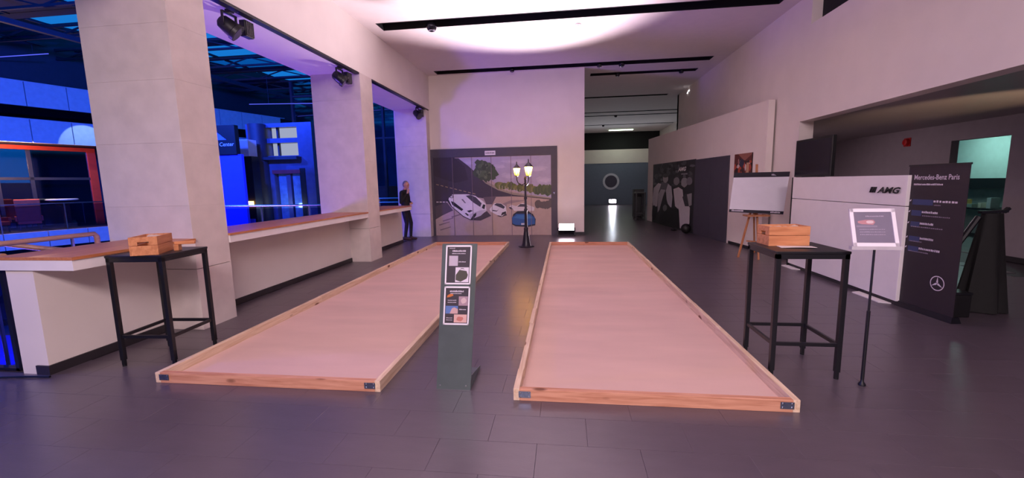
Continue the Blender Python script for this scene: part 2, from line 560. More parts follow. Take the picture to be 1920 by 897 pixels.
# side room behind the right opening -----------------------------------------------
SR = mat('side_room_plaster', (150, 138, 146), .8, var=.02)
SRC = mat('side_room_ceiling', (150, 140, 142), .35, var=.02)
sr = MB()
sr.box(8.15, 8.3, -6.3, 8.98, 0, 2.75); sr.box(8.15, 8.3, 10.2, 14.5, 0, 2.75); sr.box(8.15, 8.3, 8.98, 10.2, 2.32, 2.75)
sr.box(4.7, 8.3, 14.3, 14.5, 0, 2.75)
struct(sr.build('wall_side_room', SR))
struct(B(4.7, 8.3, -6.3, 14.5, 2.68, 2.75).build('ceiling_side_room', SRC))
b = MB(); b.box(8.135, 8.149, -6.3, 8.98, 0, .1); b.box(8.135, 8.149, 10.2, 14.3, 0, .1)
struct(b.build('baseboard_side_room', SOCLE))
# lit office behind the side room
of = MB(); of.box(11.2, 11.3, 7.0, 16.0, 0, 3); of.box(8.3, 11.3, 7.0, 7.1, 0, 3); of.box(8.3, 11.3, 15.9, 16.0, 0, 3); of.box(8.3, 11.3, 7, 16.0, 2.9, 3)
struct(of.build('wall_office', mat('office_wall', (190, 214, 208), .8, var=.02)))
struct(B(8.3, 11.3, 7, 16, -.3, 0).build('floor_office', mat('office_floor', (96, 96, 98), .6)))
of_l = thing('office_ceiling_light', 'square teal-white ceiling light of the office seen through the far right doorway', 'ceiling light', (10.2, 12.6, 2.88))
B(-.3, .3, -.3, .3, -.03, 0).build('diffuser', emitter('office_tube', (190, 238, 232), 26), of_l)
B(-.32, .32, -.32, .32, 0, .02).build('frame', WHITE, of_l)
# office desk with clutter
dk = thing('office_desk', 'dark office desk with open shelf seen through the doorway behind the banner', 'desk', (10.75, 12.6, 0))
B(-.4, .4, -1.2, 1.2, .72, .76).build('desk_top', BLACK, dk)
for yy in (-1.15, 1.15): B(-.38, .38, yy - .03, yy + .03, 0, .72).build('side_panel', BLACK, dk)
B(.15, .4, -1.2, 1.2, 1.24, 1.5).build('hutch', BLACK, dk)
B(.3, .4, -1.2, 1.2, .76, 1.24).build('hutch_back', mat('hutch_grey', (120, 130, 130), .6), dk)
rr = random.Random(3)
plab = ['low cream', 'pale grey-blue', 'amber', 'grey-green', 'tall cream', 'right-hand grey-blue']
for k in range(6):
    yy = 13.0 - k * .24; h = rr.uniform(.08, .26)
    c = [(225, 225, 205), (200, 215, 215), (235, 200, 120), (150, 170, 160)][k % 4]
    bk = MB(); bk.box(10.45, 10.65, yy, yy + rr.uniform(.06, .15), .762, .762 + h); bk.box(10.46, 10.64, yy + .01, yy + .05, .762 + h, .762 + h + .004)
    tag(bk.build('paper_pile', mat('paper_%d' % (k % 4), c, .7)), plab[k] + ' paper pile on the office desk behind the banner', 'papers', 'paper piles on the office desk')
# alarm sounder on the side room wall
al = thing('alarm_sounder', 'small red alarm sounder high on the side room wall', 'alarm', (8.149, 11.37, 2.4))
MB().lathe([(.09, 0), (.09, -.03), (.07, -.07), (.03, -.08)], n=18, axis='x').build('dome', mat('alarm_red', (190, 25, 30), .4), al, smooth=True)
B(-.012, 0, -.1, .1, -.1, .1).build('back_plate', mat('alarm_red', (190, 25, 30), .4), al)
srl = thing('side_room_fill_fixture', 'unseen round ceiling light added to brighten the side room', 'ceiling light', (5.1, 11.8, 2.68))  # added fixture, kept out of view, to brighten the side room
MB().lathe([(.12, 0), (.12, -.02), (.09, -.025)], n=20).build('ring', WHITE, srl); MB().lathe([(.085, -.0255), (.085, -.028)], n=20).build('lens', emitter('side_room_glow', (255, 220, 214), 4), srl)
light('side_room_fill', 'AREA', (5.1, 11.8, 2.62), 34, (1.0, .80, .90), aim=(5.6, 11.0, 0), shape='DISK', size=.5)  # unseen area light added to lift the side room walls
# warm uplight reflected on the side room ceiling
light('side_room_lamp', 'SPOT', (6.2, 5.0, .8), 260, (1.0, .70, .42), aim=(6.1, 7.5, 2.68), spot_size=math.radians(44), spot_blend=.7, shadow_soft_size=.1)

# reception counter wall with raised letters --------------------------------------
rc = thing('reception_wall', 'light panelled reception front with dark raised letters, behind the banner', 'counter', (4.1, 0, 0))
B(0, .32, 5.66, 8.24, .06, 1.24).build('lower_panel', WHITE, rc, bevel=.004)
B(0, .32, 5.66, 8.24, 1.248, 1.62).build('upper_panel', WHITE, rc, bevel=.004)
B(-.01, .33, 8.242, 8.262, 0, 1.62).build('end_strip', BLACK, rc)
B(.03, .3, 5.66, 8.24, 0, .06).build('plinth', SOCLE, rc)
rcl = MB()
# slanted block letters with three bars in front
yy = 6.27
for k in range(3):
    o0 = yy - k * .035
    rcl.extrude([(-.001, o0, 1.40), (-.001, o0 - .022, 1.40), (-.001, o0 - .052, 1.475), (-.001, o0 - .03, 1.475)], (-.016, 0, 0))
rcl.build('emblem_bars', BLACK, rc)
tm_ = text_mb('AMG', .105, (-.014, 6.12, 1.40), (0, -1, 0), (0, 0, 1), italic=.35, sx=1.55, bold=.004)
tm_.build('raised_letters', BLACK, rc)
# thin white strips on the floor at the foot of the counter
for (y0, y1) in ((7.85, 8.3), (5.75, 6.35)):
    p = MB(); p.extrude([(4.0, y0 + .05, .001), (4.0, y1 - .05, .001), (4.12, y1, .001), (4.12, y0, .001)], (0, 0, .012))
    tag(p.build('floor_strip', WHITE), 'thin white strip at the ' + ('far' if y0 > 7 else 'near') + ' foot of the reception front', 'plate', 'thin white strips on the floor')
# flat screen seen obliquely above the counter
tv = thing('wall_screen', 'black flat screen standing above the reception front by the white pillar', 'screen', (4.52, 8.32, 1.63))
B(-.12, -.06, -.62, .5, .0, .68).build('bezel', BLACK, tv, bevel=.006)
B(-.124, -.12, -.58, .46, .04, .64).build('display', mat('screen_off', (34, 30, 40), .25, var=0), tv)
B(-.06, .1, -.1, .1, .15, .5).build('mount', BLACK, tv)
B(-.14, -.02, -.3, .2, -.012, 0.0).build('foot', BLACK, tv)

# ------------------------------------------------------------------ mural door on the back wall
md = thing('mural_door', 'wide sliding door printed with racing cars on a banked track', 'door', (0, YB, 0))
DX0, DX1 = -4.22, -.21
f = MB(); f.box(DX0, DX0 + .14, -.05, -.001, 0, 2.71); f.box(DX1 - .19, DX1, -.05, -.001, 0, 2.71); f.box(DX0 + .14, DX1 - .19, -.05, -.001, 2.45, 2.71)
f.build('frame', DARKGREY, md)
px0, px1 = DX0 + .14, DX1 - .19
npan = 6; pw = (px1 - px0) / npan
for k in range(npan):
    B(px0 + k * pw + .003, px0 + (k + 1) * pw - .003, -.03, -.004, .0, 2.447).build('door_panel', DARKGREY, md)
    if k: B(px0 + k * pw - .007, px0 + k * pw + .007, -.046, -.03, .0, 2.447).build('panel_joint', mat('joint_line', (120, 104, 118), .6), md)


def mu(X, Y):
    u = (X + 10) / 1134
    return (u, max(0, min(1, 1 - (Y - (90 - 32 * u)) / (760 + 32 * u))))


def ml_(pts): return [mu(*p) for p in pts]


r4 = random.Random(11)
art = [((176, 156, 160), rectp(0, 0, 1, 1))]
art.append(((168, 160, 190), ml_([(240, 90), (1124, 58), (1124, 480), (940, 450), (700, 390), (560, 310), (400, 230)])))
for (x, y, a, b_) in ((800, 120, 130, 24), (640, 170, 60, 20), (980, 190, 120, 26), (1050, 300, 80, 30), (720, 260, 70, 30), (330, 130, 50, 26)):
    art.append(((178, 171, 198), ml_(blob(x, y, a, b_, 16, .25, r4)))); art.append(((188, 180, 204), ml_(blob(x + 12, y + 4, a * .6, b_ * .6, 14, .25, r4))))
art.append(((184, 160, 150), ml_([(600, 455), (760, 450), (1124, 480), (1124, 850), (560, 850), (540, 560)])))
art.append(((62, 54, 72), ml_([(-10, 82), (240, 90), (330, 160), (430, 250), (520, 330), (640, 395), (760, 440), (880, 468), (760, 462), (600, 466), (470, 480), (400, 470), (330, 440), (180, 440), (120, 520), (0, 560), (-10, 560)])))
art.append(((52, 44, 60), ml_([(-10, 82), (200, 84), (300, 170), (330, 300), (200, 330), (-10, 260)])))
art.append(((84, 76, 88), ml_([(-10, 560), (110, 520), (170, 600), (60, 650), (-10, 690)])))
art.append(((96, 84, 96), ml_([(470, 470), (600, 460), (560, 540), (500, 540)])))
art.append(((150, 132, 134), ml_([(600, 560), (740, 500), (900, 500), (700, 540), (690, 620)])))
for k in range(9):
    x = 10 + k * 45
    art.append(((176, 156, 118), ml_([(x, 340 + k * 11), (x + 26, 347 + k * 11), (x + 26, 353 + k * 11), (x, 346 + k * 11)])))
for k in range(4):
    art.append(((196, 190, 196), ml_([(5 + k * 32, 512), (28 + k * 32, 512), (28 + k * 32, 522), (5 + k * 32, 522)])))
# barrier, posts
art.append(((150, 140, 128), ml_([(390, 225), (520, 320), (640, 385), (760, 425), (960, 455), (1124, 475), (1124, 492), (960, 474), (760, 446), (620, 402), (500, 335)])))
art.append(((70, 60, 66), ml_([(740, 446), (900, 470), (1124, 496), (1124, 486), (900, 462)])))
# trees
for (x, y, a, b_) in ((490, 210, 95, 100), (450, 150, 50, 50), (540, 250, 75, 60), (430, 220, 45, 60)):
    art.append(((58, 74, 56), ml_(blob(x, y, a, b_, 22, .25, r4))))
for k in range(26):
    a = r4.uniform(0, 2 * PI); q = r4.uniform(.1, .9)
    art.append((((74, 92, 66), (46, 60, 46), (92, 106, 82))[k % 3], ml_(blob(490 + 95 * q * math.cos(a), 210 + 95 * q * math.sin(a), r4.uniform(10, 24), r4.uniform(10, 22), 9, .35, r4))))
for k in range(16):
    x = 620 + k * 26
    art.append((((96, 104, 56), (120, 120, 70), (80, 92, 52))[k % 3], ml_(blob(x, 350 + 4 * math.sin(k) + k * 3.2, 34, 34 + 8 * math.sin(k * 1.7), 12, .25, r4))))
for k in range(10):
    art.append((((78, 92, 62), (62, 78, 58))[k % 2], ml_(blob(985 + k * 15, 400 + 10 * math.sin(k * 2), 30, 46, 12, .25, r4))))
for k in range(11):
    art.append(((188, 182, 170), ml_([(630 + k * 28, 352 + k * 6), (634 + k * 28, 352 + k * 6), (634 + k * 28, 396 + k * 6), (630 + k * 28, 396 + k * 6)])))
for k in range(5):
    art.append(((86, 78, 82), ml_(blob(1000 + k * 30, 540 + 8 * math.sin(k), 34, 40, 11, .25, r4))))
# streaks on the track
for (x, y) in ((20, 740), (60, 700), (30, 790), (150, 660)):
    art.append(((128, 112, 124), ml_([(x, y), (x + 110, y - 30), (x + 112, y - 22), (x + 6, y + 12)])))
# first white car
art.append(((74, 66, 74), ml_([(330, 697), (505, 608), (545, 655), (440, 702)])))
art.append(((44, 40, 50), ml_([(110, 500), (150, 560), (270, 665), (340, 697), (400, 690), (300, 640), (180, 540), (130, 480)])))
art.append(((226, 220, 226), ml_([(128, 490), (140, 462), (172, 442), (300, 440), (330, 444), (395, 456), (470, 510), (495, 540), (500, 600), (440, 655), (340, 690), (270, 655), (160, 560)])))
art.append(((196, 188, 198), ml_([(330, 640), (440, 600), (498, 596), (440, 655), (340, 690)])))
art.append(((66, 64, 78), ml_([(300, 455), (350, 448), (400, 470), (455, 530), (440, 566), (370, 520)])))
art.append(((40, 38, 48), ml_([(150, 508), (180, 516), (272, 590), (255, 606), (165, 545)])))
art.append(((40, 38, 48), ml_(blob(160, 465, 22, 14, 12, .1, r4))))
art.append(((210, 205, 214), ml_(blob(160, 465, 14, 8, 12, .1, r4))))
art.append(((40, 38, 48), ml_([(305, 605), (345, 596), (366, 604), (330, 622)])))
art.append(((40, 38, 48), ml_([(284, 628), (300, 625), (328, 648), (312, 655)])))
art.append(((36, 34, 42), ml_([(340, 690), (372, 640), (400, 622), (398, 650), (370, 684)])))
art.append(((36, 34, 42), ml_([(455, 575), (470, 540), (492, 545), (480, 590)])))
art.append(((120, 114, 126), ml_([(255, 490), (272, 488), (302, 528), (288, 528)])))
# second white car
art.append(((74, 66, 74), ml_([(600, 655), (690, 632), (700, 650), (640, 668)])))
art.append(((222, 216, 222), ml_([(530, 590), (545, 570), (580, 530), (640, 528), (690, 560), (697, 620), (650, 660), (600, 645), (540, 612)])))
art.append(((62, 60, 74), ml_([(575, 545), (600, 530), (645, 534), (682, 566), (668, 586)])))
art.append(((40, 38, 48), ml_([(560, 595), (600, 604), (622, 590), (600, 612), (560, 606)])))
art.append(((40, 38, 48), ml_([(640, 655), (652, 622), (690, 610), (690, 630)])))
# third car and fourth behind
art.append(((214, 206, 210), ml_([(712, 575), (745, 545), (790, 560), (820, 540), (850, 528), (900, 545), (965, 572), (960, 606), (770, 606), (760, 590)])))
art.append(((70, 66, 78), ml_([(800, 565), (830, 538), (880, 540), (900, 565)])))
art.append(((60, 58, 68), ml_([(715, 572), (735, 566), (760, 590), (740, 592)])))
# blue car
art.append(((40, 40, 56), ml_([(745, 690), (760, 640), (800, 610), (900, 606), (950, 640), (975, 690), (970, 752), (900, 768), (780, 760), (748, 742)])))
art.append(((44, 92, 156), ml_([(748, 672), (790, 636), (920, 636), (968, 676), (968, 738), (890, 752), (780, 746), (752, 732)])))
art.append(((60, 118, 178), ml_([(762, 676), (800, 648), (910, 648), (952, 680), (860, 690)])))
art.append(((200, 204, 214), ml_([(835, 730), (868, 728), (868, 746), (835, 748)])))
printart('mural_print', md, (px0, -.0315, 0.004), (1, 0, 0), (0, 0, 1), px1 - px0, 2.44, art, step=.00008)
hd = MB(); hd.lathe([(.03, 0), (.03, .02), (.015, .03), (.015, .06)], (DX1 - .1, -.05, 1.3), n=14, axis='y'); hd.build('door_knob', CHROME, md, smooth=True)
ds = thing('door_sign', 'small white sign above the printed racing cars on the dark door frame', 'sign', (-2.26, YB - .052, 2.56))
B(-.165, .165, -.008, 0, -.07, .06).build('plate', WHITE, ds)
scribble((-.14, -.0092, -.025), (1, 0, 0), (0, 0, 1), .28, .045, 9).build('lettering', mat('faint_ink', (120, 110, 116), .6), ds)

# ------------------------------------------------------------------ mural on the angled wall
ms = thing('dark_wall_panel', 'plain dark grey panel beside the black and white mural on the angled white wall', 'panel', (0, 0, 0))


def wpanel(s0, s1, z0, z1, o0, o1):
    return MB().hexa([wl(s0, z0, o1), wl(s1, z0, o1), wl(s1, z0, o0), wl(s0, z0, o0)], [wl(s0, z1, o1), wl(s1, z1, o1), wl(s1, z1, o0), wl(s0, z1, o0)])


for k in range(2):
    wpanel(1.5 + k * 1.0 + .003, 2.5 + k * 1.0 - .003, 0, 2.2, .002, .03).build('panel_sheet', DARKGREY, ms)
mm = thing('photo_mural', 'large black and white mural of a crowd on the angled white wall', 'mural', (0, 0, 0))
for k in range(4):
    wpanel(3.5 + k * .9625 + .003, 3.5 + (k + 1) * .9625 - .003, 0, 2.22, .002, .028).build('mural_sheet', mat('mural_black', (40, 38, 44), .5), mm)


def ap(X, Y):   # page coordinates measured on the mural (left = far end)
    return ((X - 140) / (440 - 140), 1 - (Y - 155 + (X - 140) / 300 * 35) / (590 - 155 + (X - 140) / 300 * 120))


def cr(v): return [(min(1, max(0, a)), min(1, max(0, b))) for a, b in v]


def apl(p): return cr([ap(*q) for q in p])


g4 = random.Random(5); art = [((46, 44, 50), rectp(0, 0, 1, 1))]
for k in range(60):
    g = g4.choice((30, 60, 80, 100, 70)); x = g4.uniform(150, 430); y = g4.uniform(135, 320)
    art.append(((g, g - 2, g + 4), apl(blob(x, y, g4.uniform(5, 16), g4.uniform(8, 20), 9, .3, g4))))
art += [((96, 94, 102), apl([(190, 300), (235, 280), (280, 300), (270, 360), (210, 370)])),
        ((196, 190, 196), apl([(150, 330), (190, 292), (215, 300), (190, 380), (185, 470), (150, 480), (140, 420)])),
        ((170, 166, 174), apl([(190, 380), (215, 340), (250, 345), (232, 400), (205, 500), (190, 520)])),
        ((186, 182, 190), apl([(255, 350), (270, 300), (295, 320), (305, 400), (300, 480), (280, 480), (262, 420)])),
        ((150, 146, 152), apl(blob(248, 258, 22, 34, 14, .08))),
        ((70, 66, 70), apl(blob(248, 236, 24, 16, 12, .1))),
        ((206, 200, 204), apl([(310, 340), (345, 325), (372, 345), (380, 420), (420, 480), (420, 600), (395, 650), (362, 640), (352, 500), (325, 470)])),
        ((60, 58, 64), apl([(372, 400), (395, 370), (415, 400), (418, 470), (390, 470)])),
        ((130, 126, 132), apl(blob(330, 280, 20, 30, 12, .1))), ((150, 146, 152), apl(blob(382, 290, 22, 36, 12, .1))),
        ((120, 116, 122), apl(blob(412, 280, 18, 30, 12, .1))), ((150, 148, 152), apl([(400, 380), (428, 370), (430, 460), (414, 470)])),
        ((20, 18, 24), apl(blob(160, 520, 22, 60, 14, .1))), ((24, 22, 28), apl([(200, 590), (230, 470), (270, 450), (300, 490), (350, 490), (352, 640), (300, 640), (220, 620)])),
        ((110, 108, 112), apl(blob(250, 485, 18, 24, 12, .1))),
        ((14, 13, 17), apl(blob(270, 560, 44, 50, 14, .1)))]
s_art = A_ + wd * 7.35 - wn * .0285
art_o = printart('mural_print', mm, (s_art.x, s_art.y, .006), tuple(-wd), (0, 0, 1), 3.85, 2.2, art, step=.0001)
q0 = A_ + wd * 4.75 - wn * .045
text_mb('AMG', .17, (q0.x, q0.y, 1.9), tuple(-wd), (0, 0, 1), italic=.3, sx=1.6, bold=.006).build('lettering', WHITE, mm)
q0 = A_ + wd * 4.5 - wn * .045
scribble((q0.x, q0.y, 1.78), tuple(-wd), (0, 0, 1), .5, .05, 9).build('lettering', mat('grey_print', (150, 148, 152), .6), mm)
# small colour photograph
pp = thing('wall_photo', 'small reddish colour photo print on the wall above the easel', 'picture', (0, 0, 0))
wpanel(.48, 1.25, 1.62, 2.2, .002, .02).build('backing', BLACK, pp)
s_art = A_ + wd * 1.25 - wn * .0205
r5 = random.Random(8); art = [((96, 44, 40), rectp(0, 0, 1, 1)), ((150, 96, 84), [(.2, 1), (.6, .7), (1, .95), (1, 1)]), ((60, 34, 34), [(0, .55), (.5, .75), (1, .6), (1, .45), (0, .4)])]
for k in range(34):
    art.append(((200, 180, 180) if k % 5 == 0 else (170, 70, 50) if k % 2 else (50, 34, 40), cr(blob(r5.uniform(.05, .95), r5.uniform(.05, .7), r5.uniform(.03, .1), r5.uniform(.04, .16), 9, .3, r5))))
art.append(((40, 44, 70), blob(.45, .62, .14, .16, 12, .1))); art.append(((190, 150, 120), rectp(.72, .12, .86, .62)))
printart('photo_print', pp, (s_art.x, s_art.y, 1.62), tuple(-wd), (0, 0, 1), .77, .58, art, step=.0001)
# black bags and boxes in front of the mural
for (s, o_, wdt, h, lab) in ((3.55, .22, .3, .3, 'black bag on the floor at the near end of the mural'), (4.3, .3, .2, .06, 'small flat black box on the floor before the mural')):
    p = A_ + wd * s - wn * o_
    m = MB(); m.sphere((0, 0, h / 2), (wdt / 2, wdt / 2, h / 2), 12, 8); 
    for i, v in enumerate(m.v): m.v[i] = (v[0], v[1], max(0.002, v[2]) if v[2] < h * .35 else v[2])
    oo = m.build('black_bag', BLACK, smooth=True); oo.location = (p.x, p.y, 0); tag(oo, lab, 'bag')

# ------------------------------------------------------------------ corridor
em = thing('ring_emblem', 'pale ring emblem with dark centre on the grey corridor end wall', 'emblem', (3.2, 29.995, 1.6))
ring = MB()
for k in range(32):
    a0, a1 = 2 * PI * k / 32, 2 * PI * (k + 1) / 32
    P = [(r * math.cos(a), -.02, r * math.sin(a)) for a in (a0, a1) for r in (.42, .56)]
    ring.extrude([P[0], P[1], P[3], P[2]], (0, .02, 0))
ring.build('ring', mat('emblem_silver', (196, 196, 210), .4), em)
MB().lathe([(.4, 0), (.4, .012)], n=28, axis='y').build('disc', mat('emblem_dark', (64, 60, 80), .5), em)


def flood(loc, tilt, label, strength):
    p = thing('floodlight', label, 'floodlight', loc)
    c = Vector((0, 0, .25)); t = math.radians(tilt)
    f_ = Vector((0, -math.cos(t), math.sin(t))); u_ = Vector((0, math.sin(t), math.cos(t)))

    def slab(w_, h_, d0, d1):
        q = [(-w_, -h_), (w_, -h_), (w_, h_), (-w_, h_)]
        return MB().hexa([c + Vector((a, 0, 0)) + u_ * b + f_ * d0 for a, b in q], [c + Vector((a, 0, 0)) + u_ * b + f_ * d1 for a, b in q])
    slab(.235, .13, -.06, .05).build('housing', BLACKMET, p, bevel=.01)
    slab(.22, .115, .051, .054).build('led_panel', emitter('led_' + str(int(strength)), (255, 232, 248), strength), p)
    h = MB()
    for x in (-.25, .25): h.box(x - .012, x + .012, -.02, .03, .0, .26)
    h.box(-.26, .26, -.03, .05, 0, .014)
    h.build('bracket', BLACKMET, p)
    return p


flood((.06, 12.72, 0), 38, 'glaring white LED floodlight on the floor right of the printed door', 30)
flood((3.25, 29.4, 0), 20, 'far LED floodlight under the ring emblem at the corridor end', 60)
light('corridor_flood_beam', 'SPOT', (3.25, 29.25, .3), 260, (.75, .88, 1.0), aim=(3.0, 26, 2.0), spot_size=math.radians(110), spot_blend=.8, shadow_soft_size=.1)
fx = thing('tube_light', 'lit fluorescent ceiling light at the end of the corridor', 'ceiling light', (3.65, 28.6, ZC))
B(-.75, .75, -.12, .12, -.06, -.002).build('diffuser', emitter('tube_lit', (225, 255, 215), 6), fx)
B(-.77, .77, -.14, .14, -.02, -.001).build('housing', WHITE, fx)
light('corridor_tube_light', 'AREA', (3.65, 28.6, ZC - .08), 14, (.9, 1.0, .86), aim=(3.65, 28.6, 0), shape='RECTANGLE', size=1.4, size_y=.2)
ct = thing('high_table', 'narrow black high table standing in the corridor by the mural wall', 'table', (3.08, 18.0, 0))
B(-.2, .2, -.3, .3, 1.1, 1.14).build('table_top', BLACKMET, ct)
for x in (-.17, .17):
    for y in (-.27, .27): B(x - .025, x + .025, y - .025, y + .025, 0, 1.1).build('leg', BLACKMET, ct)
B(-.17, .17, -.28, -.25, .25, .29).build('stretcher', BLACKMET, ct); B(-.17, .17, .25, .28, .25, .29).build('stretcher', BLACKMET, ct)
cs = thing('black_cabinet', 'tall black cabinet beside the high table at the end of the mural wall', 'cabinet', (3.18, 18.9, 0))
B(-.2, .2, -.25, .25, .06, 1.25).build('body', BLACK, cs, bevel=.01)
B(-.18, .18, -.23, .23, 0, .06).build('plinth', BLACK, cs)
B(-.19, .19, -.256, -.25, .08, 1.22).build('door', BLACKMET, cs)

# ------------------------------------------------------------------ petanque courts
def court(x0, x1, y0, y1, label, splitL, splitR, seed):
    c = thing('petanque_court', label, 'court', ((x0 + x1) / 2, y0, 0), group='indoor petanque courts')
    hw = (x1 - x0) / 2; L = y1 - y0; T = .046; Hh = .095
    q = random.Random(seed)
    # side timbers in lengths, butted
    for sgn, sp in ((-1, splitL), (1, splitR)):
        ys = [0] + [s - y0 for s in sp] + [L]
        for k, (a, b) in enumerate(zip(ys[:-1], ys[1:])):
            dx = q.uniform(-.004, .004) if 0 < k < len(ys) - 2 else 0; dz = q.uniform(-.006, 0)
            xx = (-hw, -hw + T) if sgn < 0 else (hw - T, hw)
            B(xx[0] + dx, xx[1] + dx, a + .001, b - .001, .0, Hh + dz).build('side_timber', PINE_Y, c, bevel=.003)
    B(-hw + T, hw - T, .001, T, 0, Hh - .004).build('end_timber', PINE_X, c, bevel=.003)
    B(-hw + T, -.1, L - T, L, 0, Hh - .002).build('end_timber', PINE_X, c, bevel=.003)
    B(-.098, hw - T, L - T, L, 0, Hh - .004).build('end_timber', PINE_X, c, bevel=.003)
    # carpet of the lane with soft ripples
    m = MB(); nx, ny = 12, 60
    for j in range(ny + 1):
        for i in range(nx + 1):
            x = -hw + T + (2 * hw - 2 * T) * i / nx; y = T + (L - 2 * T) * j / ny
            z = .008 + (.0022 * math.sin(y * 9 + 1.5 * math.sin(x * 2 + seed)) * (1 if seed == 2 else .4)) * (1 if 0 < i < nx and 0 < j < ny else 0)
            m.v.append((x, y, z))
    for j in range(ny):
        for i in range(nx):
            a = j * (nx + 1) + i; m.f.append((a, a + 1, a + nx + 2, a + nx + 1)); m.m.append(0)
    m.build('sand_lane', SAND, c, smooth=True, recalc=False)
    for sx in (-1, 1):
        g = MB(); xc = sx * (hw - .085)
        g.box(xc - .045, xc + .045, -.0035, -.0005, .026, .076)
        br = g.build('corner_bracket', BRACKET, c)
        for a in (-.03, .03):
            for b_ in (.036, .066): MB().lathe([(.006, 0), (.006, .003), (.003, .004)], (xc + a, -.0035, b_), n=8, axis='y').build('screw', CHROME, br)
    return c


court(-3.45, -1.45, 2.99, 10.9, 'left indoor petanque lane of pink sand framed in pine, under the windows', [5.4, 8.6], [5.3, 7.9], 1)
court(-.385, 1.615, 2.955, 10.85, 'right indoor petanque lane of pink sand framed in pine, by the right bar table', [3.3, 4.46, 5.0, 5.4], [4.5, 5.36, 7.9], 2)

# ------------------------------------------------------------------ totem with two posters
tt = thing('totem_stand', 'slim grey-green info totem with two framed posters between the petanque lanes', 'sign stand', (-.885, 3.085, 0))
GREEN = mat('totem_steel', (112, 124, 124), .32, metal=.6, var=.04)
lean = .07      # the sheet leans back a little


def tp(x, z, y=0.0):
    return (x + .065 * z, y + lean * z, z)


m = MB(); m.hexa([tp(-.137, .0), tp(.14, .0), tp(.14, .0, .012), tp(-.137, .0, .012)], [tp(-.137, 1.16), tp(.14, 1.16), tp(.14, 1.16, .012), tp(-.137, 1.16, .012)])
m.build('front_sheet', GREEN, tt)
m = MB(); m.box(-.137, .14, .012, .40, .0, .006); m.build('foot_plate', GREEN, tt)
m = MB(); m.extrude([(.128, .012, .006), (.128, .40, .006), (.136, .40, .03), (.136, .05, .1)], (.008, 0, 0)); m.build('side_gusset', GREEN, tt)
for x in (-.105, .105):
    MB().lathe([(.007, 0), (.007, .004)], (x, .0, .035), n=10, axis='y').build('screw', CHROME, tt)


def poster(cx, z0, z1, shapes, nm, extra):
    w_ = .205; fr = .011
    root = MB()
    for (a0, a1, b0, b1) in ((cx - w_ / 2, cx + w_ / 2, z0, z0 + fr), (cx - w_ / 2, cx + w_ / 2, z1 - fr, z1), (cx - w_ / 2, cx - w_ / 2 + fr, z0, z1), (cx + w_ / 2 - fr, cx + w_ / 2, z0, z1)):
        root.hexa([tp(a0, b0, -.012), tp(a1, b0, -.012), tp(a1, b0, -.001), tp(a0, b0, -.001)], [tp(a0, b1, -.012), tp(a1, b1, -.012), tp(a1, b1, -.001), tp(a0, b1, -.001)])
    fo = root.build('poster_frame', mat('frame_white', (236, 230, 238), .45, var=0), tt)
    uy = Vector(tp(0, 1)) - Vector(tp(0, 0))
    og = Vector(tp(cx - w_ / 2 + fr, z0 + fr, -.0035))
    printart('poster_print', fo, og, (1, 0, 0), uy, w_ - 2 * fr, (z1 - z0 - 2 * fr) * uy.length, shapes, step=.0001)
    for (u, v, ww, h, n) in extra:
        o3 = og + Vector((1, 0, 0)) * u * (w_ - 2 * fr) + uy * v * (z1 - z0 - 2 * fr) + Vector((0, -.0025, 0))
        scribble(o3, (1, 0, 0), uy, ww * (w_ - 2 * fr), h, n, seed=int(u * 100)).build('lettering', mat('pale_ink', (206, 196, 210), .6), fo)


DKP = (64, 58, 66)
hexg = [(.40, .08), (.40, .22), (.55, .36), (.86, .33), (.93, .22), (.88, .12), (.62, .03)]
poster(0, .845, 1.15, [(DKP, rectp(0, 0, 1, 1)), ((186, 174, 190), rectp(.08, .47, .47, .75)), ((216, 206, 220), rectp(.38, .02, .96, .43)), ((78, 76, 68), hexg), ((120, 112, 120), [(.56, .37), (.62, .41), (.72, .41), (.78, .37), (.70, .385), (.62, .385)])], 'a',
       [(.22, .86, .58, .014, 12), (.5, .57, .32, .008, 8), (.08, .95, .25, .006, 8), (.2, .8, .6, .007, 14)])
poster(0, .525, .828, [(DKP, rectp(0, 0, 1, 1)), ((196, 112, 60), [(.06, .72), (.2, .74), (.34, .78), (.3, .83), (.16, .82), (.07, .78)]), ((168, 140, 152), rectp(.58, .50, .98, .76)), ((206, 180, 182), blob(.78, .64, .12, .08, 10, .2)),
                             ((92, 120, 180), rectp(.02, .27, .56, .49)), ((196, 160, 160), [(.2, .27), (.3, .42), (.4, .45), (.56, .4), (.56, .27)]), ((214, 172, 164), rectp(.4, .02, .96, .25)), ((190, 120, 110), blob(.66, .13, .16, .07, 10, .2))], 'b',
       [(.18, .88, .62, .014, 12), (.2, .83, .5, .006, 14), (.1, .64, .38, .006, 8), (.1, .58, .38, .006, 8), (.62, .38, .3, .008, 6), (.06, .14, .28, .006, 7), (.06, .08, .28, .006, 7)])

